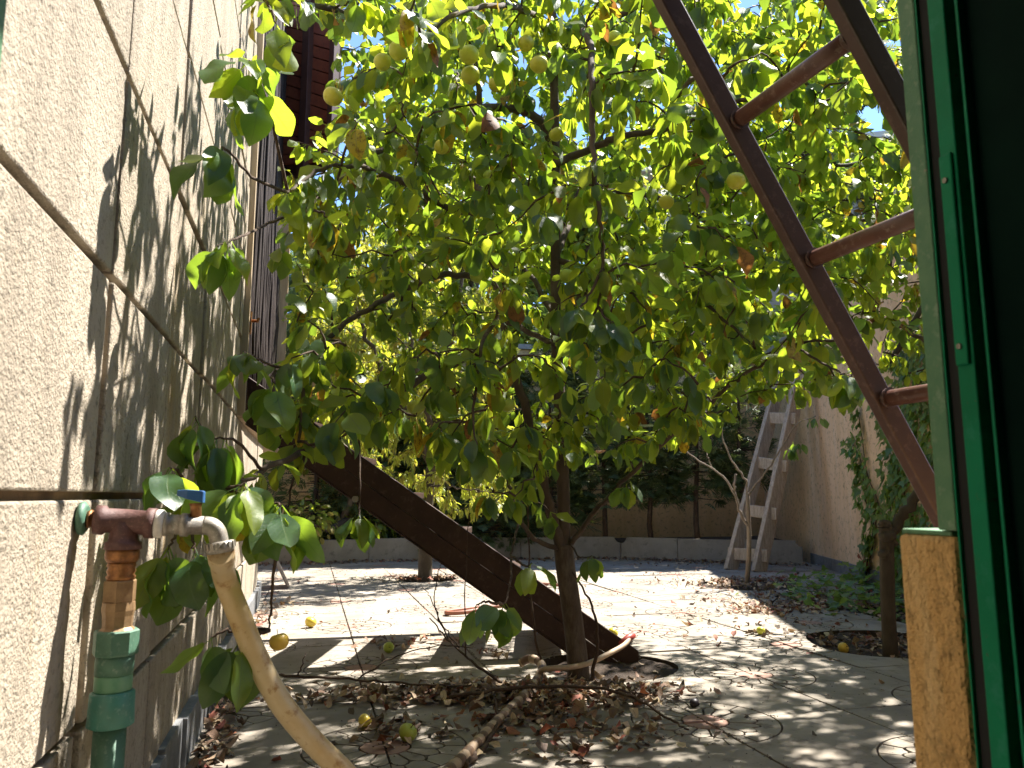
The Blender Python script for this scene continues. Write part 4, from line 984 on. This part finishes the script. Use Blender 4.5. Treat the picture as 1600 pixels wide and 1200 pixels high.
def conifer(px, D, top, lowz, rad, n, label, seed, group='conifers planted along the back wall', ztrunk=.2, pale=.25, size=(.16, .26)):
    g = np.random.default_rng(seed); b = P(px, 800, D); x0, y0 = b[0], b[1]
    t = thing('conifer', label, 'conifer', (x0, y0, ztrunk), group)
    p = np.array([(x0+g.normal(0, .012), y0+g.normal(0, .012), z) for z in np.linspace(ztrunk-.1, top*.93, 9)])
    m = MB(); m.tube(p, np.linspace(.040, .010, 9), 8); m.build('trunk', M_TWIG, t)
    inst = []; br = MB()
    for k in range(n):
        z = lowz+(top-lowz)*g.uniform(0, 1)**1.1; fr_ = (z-lowz)/(top-lowz)
        R = rad*(.55+.45*sin(pi*min(1, .25+fr_*.75)))*(1-fr_**3*.75); a = g.uniform(0, 2*pi)
        r = R*sqrt(g.uniform(.12, 1)); q = np.array([x0+r*cos(a), y0+r*sin(a)*.75, z-.25*r])
        d = np.array([cos(a), sin(a), g.uniform(-.5, .6)])
        inst.append((q, orient(d, (0, 0, 1), g.normal(0, .8)), g.uniform(*size), int(g.integers(3)), 0 if g.uniform() > pale else 1))
        if k % 9 == 0: br.tube([(x0, y0, z-.05-.1*r), tuple(q)], [.008, .003], 4)
    br.build('twigs', M_TWIG, t, 0, 'stuff'); scatter('foliage', inst, SG, [L_THUJA, L_THUJA2], t); return t
CN = [(945, 10.05, 3.1, .78, .55, 900, 'thin trunked conifer behind the planter, left of the three with bare stems'),
      (1016, 9.95, 3.0, .80, .52, 850, 'thin trunked conifer behind the planter, middle of the three with bare stems'),
      (1090, 9.75, 3.1, .85, .62, 1000, 'thin trunked conifer behind the planter, nearest the old wooden ladder'),
      (862, 10.1, 3.0, .5, .58, 1100, 'dark conifer straight behind the apple trunk'),
      (770, 10.1, 3.0, .28, .62, 1500, 'dark conifer behind the planter above the staircase foot'),
      (590, 10.1, 2.9, .22, .62, 1600, 'dark conifer behind the planter left of the peach trunk'),
      (490, 10.05, 3.9, .22, .72, 2400, 'dark conifer in the back left corner beside the house'),
      (1160, 9.5, 2.4, 1.0, .35, 350, 'small conifer tucked behind the old wooden ladder'),
      (680, 10.2, 2.9, .22, .6, 1500, 'dark conifer directly behind the peach trunk')]
for k, c in enumerate(CN): conifer(*c, seed=300+k)

# ================================================================== TREES BEYOND THE WALLS
fg = [leaf_geo(.3, .2, .6+.3*k, .04, False, 60+k, .1) for k in range(3)]
def far_tree(px, D, ztop, zlow, rx, n, label, seed, mp=(.6, .4), size=(.12, .2), name='far_tree', mats=None, geos=None):
    g = np.random.default_rng(seed); b = P(px, 700, D); x0, y0 = b[0], b[1]
    t = thing(name, label, 'tree', (x0, y0, 0), 'trees standing beyond the garden walls')
    m = MB(); tp_ = np.array([(x0+g.normal(0, .05), y0+g.normal(0, .05), z) for z in np.linspace(-.1, zlow+(ztop-zlow)*.6, 8)])
    m.tube(tp_, np.linspace(.085*min(2, rx), .03*min(2, rx), 8), 8); m.build('trunk', M_BARK, t)
    br = MB(); inst = []; lobes = []
    for k in range(16):
        a = g.uniform(0, 2*pi); fr_ = g.uniform(0, 1); z = zlow+(ztop-zlow)*fr_; r = rx*(1-.55*fr_)*sqrt(g.uniform(.1, 1))
        q = np.array([x0+r*cos(a), y0+r*sin(a), z]); lobes.append((q, rx*g.uniform(.32, .5)))
        br.tube([(x0, y0, max(.5, z-r*.7)), tuple((q+np.array([x0, y0, z]))/2+np.array([0, 0, -.1])), tuple(q)], [.045, .03, .012], 5)
    for k in range(n):
        q, R = lobes[int(g.integers(len(lobes)))]; d = g.normal(0, 1, 3); d /= np.linalg.norm(d); pos = q+d*R*(g.uniform(.1, 1)**.45)*np.array([1, 1, .8])
        inst.append((pos, orient(d+np.array([0, 0, -.6]), (0, 0, 1), g.normal(0, .7)), g.uniform(*size), int(g.integers(3)), int(g.choice(len(mp), p=mp))))
    br.build('branches', M_BARK, t, 0, 'stuff'); scatter('foliage', inst, geos or fg, mats or [L_FAR, L_FARY], t)
far_tree(640, 13.5, 5.6, 2.0, 1.9, 5200, 'yellowish leafy tree beyond the back wall, above the peach tree', 401, (.45, .55))
far_tree(830, 15.0, 6.2, 2.0, 2.2, 5200, 'green leafy tree beyond the back wall, behind the apple stem', 402, (.6, .4))
far_tree(1010, 14.0, 5.2, 2.0, 2.0, 4600, 'green leafy tree beyond the back wall, before the pinkish house', 403, (.7, .3))
far_tree(462, 13.5, 4.9, .8, 1.5, 4600, 'dark evergreen beyond the back left corner of the yard', 404, (.8, .2), (.2, .32), 'evergreen', [L_THUJA, L_THUJA2], SG)
far_tree(1385, 14.0, 9.4, 4.6, 1.6, 2400, 'tall feathery pine rising over the right wall', 405, (.6, .4), (.25, .4), 'pine_tree', [L_THUJA, L_THUJA2], SG)
far_tree(545, 9.75, 2.9, .35, .75, 2600, 'bright yellowish shrub in the planter between two dark conifers', 406, (.5, .5), (.07, .12), 'shrub', [L_LITE, L_PEACH2])
far_tree(735, 12.8, 6.4, 2.2, 1.9, 5200, 'yellow green leafy tree beyond the back wall, left of the apple stem', 407, (.4, .6))
far_tree(920, 13.0, 6.6, 2.2, 1.9, 5200, 'yellow green leafy tree beyond the back wall, right of the apple stem', 408, (.5, .5))
far_tree(1120, 13.2, 5.6, 2.4, 1.6, 3600, 'bright leafy tree beyond the back wall, against the pinkish house', 409, (.5, .5))
pole = MB(); q = P(490, 700, 12.5); pole.tube([(q[0], q[1], -.1), (q[0], q[1], 6.3)], [.07, .055], 10)
pole.bar((q[0]-.5, q[1], 5.4), (q[0]+.5, q[1], 5.4), .06, .08)
tag(pole.build('utility_pole', M_POLE), 'pale grey pole standing beyond the back left corner', 'pole')

# ================================================================== DEAD YOUNG TREE, OLD LADDER, IVY
dead = thing('bare_tree', 'small leafless grey tree in the leaf covered circle before the old ladder', 'tree', (3.85, 6.38, 0))
bp_ = [('trunk', spline([(3.85, 6.38, -.05), P(1170, 870, 6.92), P(1170, 820, 6.92), P(1168, 770, 6.92)], 5), (.034, .024))]
for pts, a, b in [([(1170, 822, 6.92), (1156, 800, 6.92), (1148, 770, 6.92), (1125, 740, 6.9), (1085, 715, 6.85), (1060, 690, 6.8)], .020, .006), ([(1168, 770, 6.92), (1165, 750, 6.95), (1145, 720, 6.95), (1132, 690, 6.95), (1128, 660, 6.95)], .016, .005), ([(1168, 775, 6.92), (1190, 745, 6.9), (1215, 710, 6.85), (1245, 665, 6.8), (1275, 650, 6.75)], .016, .005), ([(1150, 775, 6.92), (1147, 760, 6.92), (1150, 740, 6.92)], .016, .015), ([(1115, 733, 6.9), (1106, 715, 6.9), (1104, 702, 6.9)], .007, .004)]:
    p, rad = limb(pts, a, b, 5, .006, 7); bp_.append(('branch', p, (a, b)))
for nm, p, (a, b) in bp_:
    m = MB(); m.tube(p, np.linspace(a, b, len(p))*.72, 7); m.build(nm, M_PALEBARK, dead)
inst = []
for (x, y, D) in ((1275, 650, 6.75), (1245, 690, 6.8), (1240, 700, 6.8)):
    for j in range(6):
        a = j*2.4; d = np.array([cos(a), sin(a), -1.4]); inst.append((P(x+RNG.uniform(-8, 8), y, D), orient(d, (0, 0, 1), RNG.normal(0, .5)), .10, int(RNG.integers(6)), 0))
scatter('foliage', inst, LG_LO, [L_DARK], dead)

wl = thing('wooden_ladder', 'old grey wooden ladder with nailed plank rungs leaning in the back corner', 'ladder', (4.58, 7.63, 0))
fa, fb = np.array([4.50, 7.77, -.02]), np.array([4.68, 7.50, -.02])
ta_, tb_ = P(1207, 640, 9.15), P(1240, 640, 8.85)
da, db = ta_-fa, tb_-fb
m = MB(); m.bar(fa, fa+da*1.35, .17, .055, up=(.3, -.9, 0)); m.build('stile', M_OLDW, wl, .006)
m = MB(); m.bar(fb, fb+db*1.35, .19, .055, up=(.3, -.9, 0)); m.build('stile', M_OLDW, wl, .006)
for k, t in enumerate((.10, .355, .655, .935, 1.2)):
    a = fa+da*t; b = fb+db*t; e = (b-a)/np.linalg.norm(b-a); out = np.array([-.25, -.55, .1])*.06
    m = MB(); m.bar(a-e*.08+out+np.array([0, 0, .01*(k % 2)]), b+e*.06+out-np.array([0, 0, .02*(k % 3)]), .035, .13, up=(0, 0, 1)); m.build('rung', M_OLDW, wl, .006)

def ivy_geo(seed):
    a = np.array([(0, 0), (-.32, -.12), (-.5, .25), (-.22, .42), (0, 1), (.22, .42), (.5, .25), (.32, -.12)], float)
    g = np.random.default_rng(seed); v = [(x, y+.15, .12*abs(x)+g.normal(0, .03)) for x, y in a]+[(0, .35, -.04)]
    f = [(8, i, (i+1) % 8) for i in range(8)]; uv = [(.5+x*.8, min(1, max(0, y))) for x, y in a]+[(.5, .35)]
    return np.array(v, float), [tuple(reversed(q)) for q in f], np.array(uv, float)
IG = [ivy_geo(k) for k in range(3)]
ivy = thing('ivy', 'green ivy climbing the peach coloured right wall', 'climbing plant', (4.9, 5.6, 0))
def rwpt(px, py, off=.02):
    dd = ray(px, py); nn3 = np.array([*rwn, 0]); A0 = np.array([*RW0, 0])+nn3*off; return O_+dd*(((A0-O_) @ nn3)/(dd @ nn3))
st_m = MB(); inst = []; gi = np.random.default_rng(77)
stems = [([(1352, 905), (1366, 830), (1352, 780), (1345, 720), (1330, 690)], 90, .06), ([(1352, 905), (1360, 850), (1372, 790), (1355, 740), (1345, 670), (1340, 640)], 90, .05),
         ([(1395, 915), (1400, 850), (1390, 780), (1400, 700), (1385, 650), (1395, 620)], 190, .10), ([(1415, 915), (1418, 830), (1412, 750), (1420, 670), (1412, 590), (1420, 540)], 260, .13), ([(1445, 915), (1442, 820), (1445, 720), (1440, 640), (1448, 560), (1440, 500)], 300, .16), ([(1490, 900), (1485, 800), (1480, 700), (1490, 600), (1480, 480)], 260, .2)]
for pts, n, sp in stems:
    p = spline([rwpt(*q) for q in pts], 8); st_m.tube(p, np.linspace(.007, .003, len(p)), 5, cap=False)
    for k in range(int(n*1.7)):
        q = p[int(gi.integers(len(p)))]+np.array([*rwd, 0])*gi.normal(0, sp)+np.array([0, 0, gi.normal(0, .05)])+np.array([*rwn, 0])*gi.uniform(.0, .07)
        d = np.array([*rwd, 0])*gi.normal(0, .7)+np.array([0, 0, -1.0])+np.array([*rwn, 0])*gi.uniform(.1, .7)
        R = orient(d, (*rwn, 0.3), gi.normal(0, .4)); inst.append((q, R, gi.uniform(.05, .095), int(gi.integers(3)), int(gi.choice(2, p=(.7, .3)))))
st_m.build('stems', M_TWIG, ivy, 0, 'stuff'); scatter('foliage', inst, IG, [L_IVY, L_IVYY], ivy)
inst = []
for k in range(16):
    q = rwpt(1350+gi.normal(0, 7), 885+gi.normal(0, 22), .04); inst.append((q, orient((gi.normal(0, .5), gi.normal(0, .5), -1), (*rwn, .3), gi.normal(0, .8)), .07, int(gi.integers(3)), 0))
scatter('dried_leaves', inst, IG, [L_LIT3], ivy)
# ground ivy in the bed
inst = []
for (px, py, sx, sy, n) in ((1330, 925, 45, 14, 170), (1270, 925, 22, 9, 60), (1240, 932, 10, 4, 20), (1400, 935, 50, 16, 170), (1340, 950, 40, 10, 60), (1470, 950, 60, 20, 150)):
    for k in range(n):
        x, y = px+gi.normal(0, sx), min(py+gi.normal(0, sy), 985)
        if y < 903: y = 903+gi.uniform(0, 12)
        q = G(x, y, .0); q[2] = gi.uniform(-.02, .14); d = np.array([gi.normal(), gi.normal(), gi.uniform(-.6, .3)])
        w_ = (q[:2]-RW0) @ rwn
        if w_ < .03: continue
        inst.append((q, orient(d, (0, 0, 1), gi.normal(0, .4)), gi.uniform(.05, .09), int(gi.integers(3)), int(gi.choice(2, p=(.65, .35)))))
o = scatter('ground_ivy', inst, IG, [L_IVY, L_IVYY]); tag(o, 'low green ivy spreading over the soil of the right bed', 'ground cover')

# ================================================================== LITTER, FRUIT, HOSES, TWIGS ON THE GROUND
lg = []
for k in range(5):
    v, f, uv = leaf_geo(.27, .1+.1*k, .1+.3*k, .09, False, 80+k, .18); lg.append((v-v.mean(0), f, uv))
inst = []; gl = np.random.default_rng(99)
def litter(x, y, z, size=(.018, .066), mp=(.3, .30, .14, .26)):
    a = gl.uniform(0, 6.28); d = np.array([cos(a), sin(a), gl.normal(0, .15)]); R = orient(d, (gl.normal(0, .28), gl.normal(0, .28), 1 if gl.uniform() > .4 else -1), 0)
    inst.append((np.array([x, y, z]), R, gl.uniform(*size), int(gl.integers(5)), int(gl.choice(4, p=mp))))
piles = [(.25, 3.28, .22, .08, 140, .03), (.62, 3.20, .18, .06, 380, .04), (.90, 3.12, .18, .07, 380, .045), (1.2, 3.02, .17, .07, 300, .04), (.84, 2.84, .16, .06, 190, .03), (1.0, 2.62, .12, .05, 45, .025), (.95, 2.46, .16, .05, 70, .03), (.62, 2.72, .2, .1, 50, .02),
         (.28, 2.80, .06, .07, 40, .03), (-.27, 2.72, .035, .2, 110, .03), (-.26, 3.3, .03, .25, 70, .03), (-.22, 5.6, .1, .4, 60, .02), (1.1, 7.7, .3, .12, 160, .03), (1.45, 3.55, .18, .15, 35, -.05),
         (3.85, 6.45, .27, .2, 480, .03), (4.3, 6.7, .3, .15, 160, .03), (4.0, 5.3, .5, .32, 900, .02), (3.4, 4.98, .3, .12, 420, .02), (3.1, 3.75, .24, .22, 260, -.01), (4.2, 4.4, .5, .4, 260, .0), (2.6, 4.25, .25, .2, 50, .02), (.55, 4.35, .15, .1, 40, .03), (.95, 3.95, .06, .05, 20, .02), (4.5, 8.6, .35, .3, 90, .02)]
for (cx_, cy_, sx, sy, n, h) in piles:
    for k in range(n):
        x, y = cx_+gl.normal(0, sx), cy_+gl.normal(0, sy)
        if x < WX+.05: x = WX+.05+gl.uniform(0, .06)
        litter(x, y, max(.008, abs(h)*gl.uniform(.2, 1)) if h > 0 else h*gl.uniform(.3, 1)+.0)
for k in range(260):
    y = 1.6+8*gl.uniform()**.8; litter(gl.uniform(WX+.05, .36*y+1.9), y, .009, (.02, .045))
for a, b in segs:
    for k in range(70):
        t = gl.uniform(); q = a+(b-a)*t; litter(q[0], q[1]-abs(gl.normal(.08, .10)), gl.uniform(.005, .03), (.03, .055), (.4, .15, .15, .3))
o = scatter('leaf_litter', inst, lg, [L_LIT1, L_LIT2, L_LIT3, L_LIT4]); tag(o, 'dry brown fallen leaves scattered and heaped over the paving', 'leaf litter')
# specks of grit and crumbs
gm = MB()
for k in range(2600):
    y = 1.8+7*gl.uniform()**1.3; x = gl.uniform(WX+.05, .36*y+1.9); r = gl.uniform(.001, .0035)
    gm.add([(x-r, y-r*.6, .0005), (x+r, y-r, .0005), (x+r*.3, y+r, .0005), (x, y, .0005+r)], [(0, 1, 3), (1, 2, 3), (2, 0, 3)])
for k in range(5200):
    i = int(gl.integers(-3, 9)); j = int(gl.integers(-2, 10)); cx_, cy_ = X0+i*TW, Y0+j*TH
    w_ = gl.uniform()
    if (i+j) % 2 == 0 and w_ < .55:
        a = gl.uniform(0, 6.28); q_ = gl.choice([R0, R2, R3])+gl.normal(0, .004); x, y = cx_+q_*cos(a), cy_+q_*sin(a)
    elif w_ < .8: x, y = cx_+gl.normal(0, .004), cy_+gl.uniform(0, TH)
    else: x, y = cx_+gl.uniform(0, TW), cy_+gl.normal(0, .004)
    if x < WX+.05 or any(inside((x, y), c) for c in CUTS) or y < 1.8: continue
    r = gl.uniform(.002, .0065)
    gm.add([(x-r, y-r*.6, .0003), (x+r, y-r, .0003), (x+r*.3, y+r, .0003), (x, y, .0004+r*.7)], [(0, 1, 3), (1, 2, 3), (2, 0, 3)])
o = gm.build('grit', M_DIRT, None, 0, 'stuff'); tag(o, 'dark grit and crumbs strewn across the paving', 'grit')

def fallen(px, py, k, label, r=.026, z=None, tilt=(1.2, .4, 0)):
    q = G(px, py) if z is None else G(px, py, z)
    o = bpy.data.objects.new('fallen_apple', AM[k]); COL.objects.link(o); o.location = (q[0], q[1], q[2]+r*.86); o.scale = (r, r, r); o.rotation_euler = tilt
    tag(o, label, 'apple', 'apples lying on the ground'); return o
fallen(485, 980, 2, 'yellow fallen apple in the sunlight near the house wall', .036, None, (.4, .3, 1))
fallen(570, 1137, 2, 'yellow fallen apple beside a leaf heap, next to the greener one', .025, None, (.9, -.3, 2))
fallen(637, 1158, 1, 'round green fallen apple lying in front of the leaf heap', .031, None, (.3, .5, 0))
fallen(607, 1019, 1, 'small green fallen apple in the shadow of the staircase', .028, None, (1.4, .4, 0))
fallen(1189, 992, 0, 'pale green fallen apple on the paving by the right bed edge', .026, None, (.5, .2, 2))
fallen(1318, 1020, 2, 'yellow fallen apple in the soil hollow beside the pruned stem', .029, -.03, (.9, .8, 0))
fallen(958, 996, 2, 'pale yellow fallen apple behind the staircase foot beside the red fitting', .03, None, (.2, .8, 0))
m = MB(); 
v = []; K = 7
for i in range(K):
    t = pi*(i+.5)/K
    for j in range(8): a = j*pi/4; rr_ = .019*sin(t)*(1+.15*sin(3*a+i)); v.append((rr_*cos(a), rr_*sin(a), .016*cos(t)))
m.add(v, [(i*8+j, (i+1)*8+j, (i+1)*8+(j+1) % 8, i*8+(j+1) % 8) for i in range(K-1) for j in range(8)]+[tuple(range(8)), tuple((K-1)*8+7-j for j in range(8))], 0, True)
o = m.build('shrivelled_fruit', M_FIG); q = G(1085, 1105); o.location = (q[0], q[1], .016); tag(o, 'shrivelled black fruit lying in a sunny patch of the paving', 'fruit')

# ribbed hose
hp = spline([(.18, 2.0, .024), (.33, 2.18, .024), (.465, 2.386, .024), (.674, 2.763, .024), (.85, 3.05, .03), (.985, 3.30, .045), (1.02, 3.40, .065), (.99, 3.47, .075), (.95, 3.50, .05)], 26)
Lc = np.concatenate([[0], np.cumsum(np.linalg.norm(np.diff(hp, axis=0), axis=1))]); tt = np.arange(0, Lc[-1], .0055); hp = np.stack([np.interp(tt, Lc, hp[:, k]) for k in range(3)], 1)
rad = .0165+.0025*np.abs(np.sin(tt/.040*pi))
m = MB(); m.tube(hp, rad, 12, 0, True, True, lambda i: int((tt[i] % .080) > .040))
tag(m.build('ribbed_hose', [M_RIBA, M_RIBB]), 'beige ribbed hose lying across the leaf heap towards the tree', 'hose')
# orange hose coil
def hose(name, pts, r, mat, label, nseg=10):
    m = MB(); m.tube(spline(pts, nseg), r, 10); return tag(m.build(name, mat), label, 'hose')
hose('hose', [(1.55, 5.65, .02), (1.3, 5.55, .02), (1.05, 5.42, .02), (.95, 5.36, .02), (.93, 5.28, .02), (1.05, 5.26, .025), (1.25, 5.34, .04), (1.45, 5.36, .05), (1.5, 5.2, .04), (1.3, 5.02, .02), (1.08, 4.98, .02), (1.03, 4.90, .02), (1.2, 4.86, .02), (1.5, 4.95, .02)], .0145, M_OHOSE, 'terracotta coloured hose coiled on the sunny paving behind the staircase')
hose('hose', [(1.5, 6.3, .02), (1.7, 6.6, .02), (2.0, 6.8, .02), (2.2, 6.5, .02), (2.05, 6.1, .02), (1.8, 5.9, .02), (1.95, 5.6, .02)], .013, M_OHOSE, 'reddish hose loop lying beyond the staircase near the planter')
hs = thing('hose_end', 'short beige hose with red fitting curling round the apple trunk', 'hose', (1.4, 3.6, .05))
m = MB(); hh_ = spline([P(985, 995, 3.62), P(975, 1008, 3.55), P(950, 1022, 3.45), P(925, 1034, 3.38), P(895, 1042, 3.27), P(850, 1046, 3.22), (1.0, 3.36, .02)], 8); m.tube(hh_, .0115, 12); m.build('tube', M_RIBA, hs)
m = MB(); m.tube([P(990, 992, 3.63), P(982, 997, 3.61), P(970, 1006, 3.57)], [.015, .018, .0135], 12); m.build('fitting', M_REDR, hs)

# boards and sticks
lb = MB(); a = np.array([-.28, 7.55, .0]); lb.add([(-.22, 7.25, 0), (-.12, 7.60, 0), (-.42, 7.75, .42), (-.50, 7.42, .42), (-.235, 7.255, -.0), (-.135, 7.605, 0), (-.435, 7.755, .42), (-.515, 7.425, .42)], [(0,1,2,3),(7,6,5,4),(0,4,5,1),(1,5,6,2),(2,6,7,3),(3,7,4,0)])
lb = MB(); lb.bar((-.15, 7.3, .0), (-.36, 7.35, .42), .40, .02, up=(.9, .1, .45)); tag(lb.build('leaning_board', M_OLDW, None, .002), 'pale board leaning against the house near the back corner', 'board')
def stick(pts, r, label, branches=()):
    t = thing('fallen_branch', label, 'branch', pts[0]); p = wob(spline(pts, 7), .003, 5); m = MB(); m.tube(p, np.linspace(r, r*.4, len(p)), 6); m.build('stem', M_TWIG, t)
    for b in branches:
        q = wob(spline(b, 6), .004, 6); m = MB(); m.tube(q, np.linspace(r*.55, r*.25, len(q)), 5); m.build('side_twig', M_TWIG, t)
stick([(-.16, 3.72, .02), (-.02, 3.5, .05), (.22, 3.33, .06), (.45, 3.22, .05), (.66, 3.16, .05)], .007, 'dark dry branch lying left of the leaf heap', [[(-.02, 3.5, .05), (.0, 3.45, .11), (.01, 3.44, .15)], [(.22, 3.33, .06), (.36, 3.40, .12), (.55, 3.45, .15), (.72, 3.44, .14)], [(.22, 3.33, .06), (.24, 3.3, .02), (.26, 3.25, .01)]])
stick([(.80, 3.25, .03), (.70, 3.38, .10), (.62, 3.5, .17), (.55, 3.6, .25)], .0065, 'forked dry branch standing up out of the leaf heap', [[(.66, 3.45, .14), (.60, 3.47, .22), (.54, 3.48, .34), (.50, 3.5, .40)], [(.62, 3.5, .17), (.565, 3.52, .30), (.575, 3.54, .44), (.59, 3.55, .50)], [(.68, 3.4, .11), (.68, 3.42, .30), (.69, 3.44, .55), (.70, 3.46, .85)]])
stick([(.55, 3.08, .03), (.85, 3.00, .07), (1.15, 2.85, .07), (1.24, 2.62, .03), (1.27, 2.50, .02)], .008, 'thin bent branch lying across the ribbed hose', [[(.85, 3.0, .07), (.87, 2.93, .03), (.86, 2.85, .02)], [(1.15, 2.85, .07), (1.25, 2.88, .05), (1.34, 2.9, .02)]])
stick([(.47, 2.36, .015), (.56, 2.5, .02), (.66, 2.72, .03), (.70, 2.95, .05)], .011, 'dark stick lying left beside the ribbed hose', [])
stick([(1.05, 3.42, -.05), (.98, 3.38, .25), (.95, 3.33, .5), (.93, 3.30, .8)], .006, 'thin upright sucker shoot left of the apple trunk', [])
stick([(1.16, 3.20, -.03), (1.20, 3.18, .15), (1.19, 3.18, .32), (1.10, 3.2, .48)], .009, 'thin crooked sucker shoot in front of the apple trunk', [])
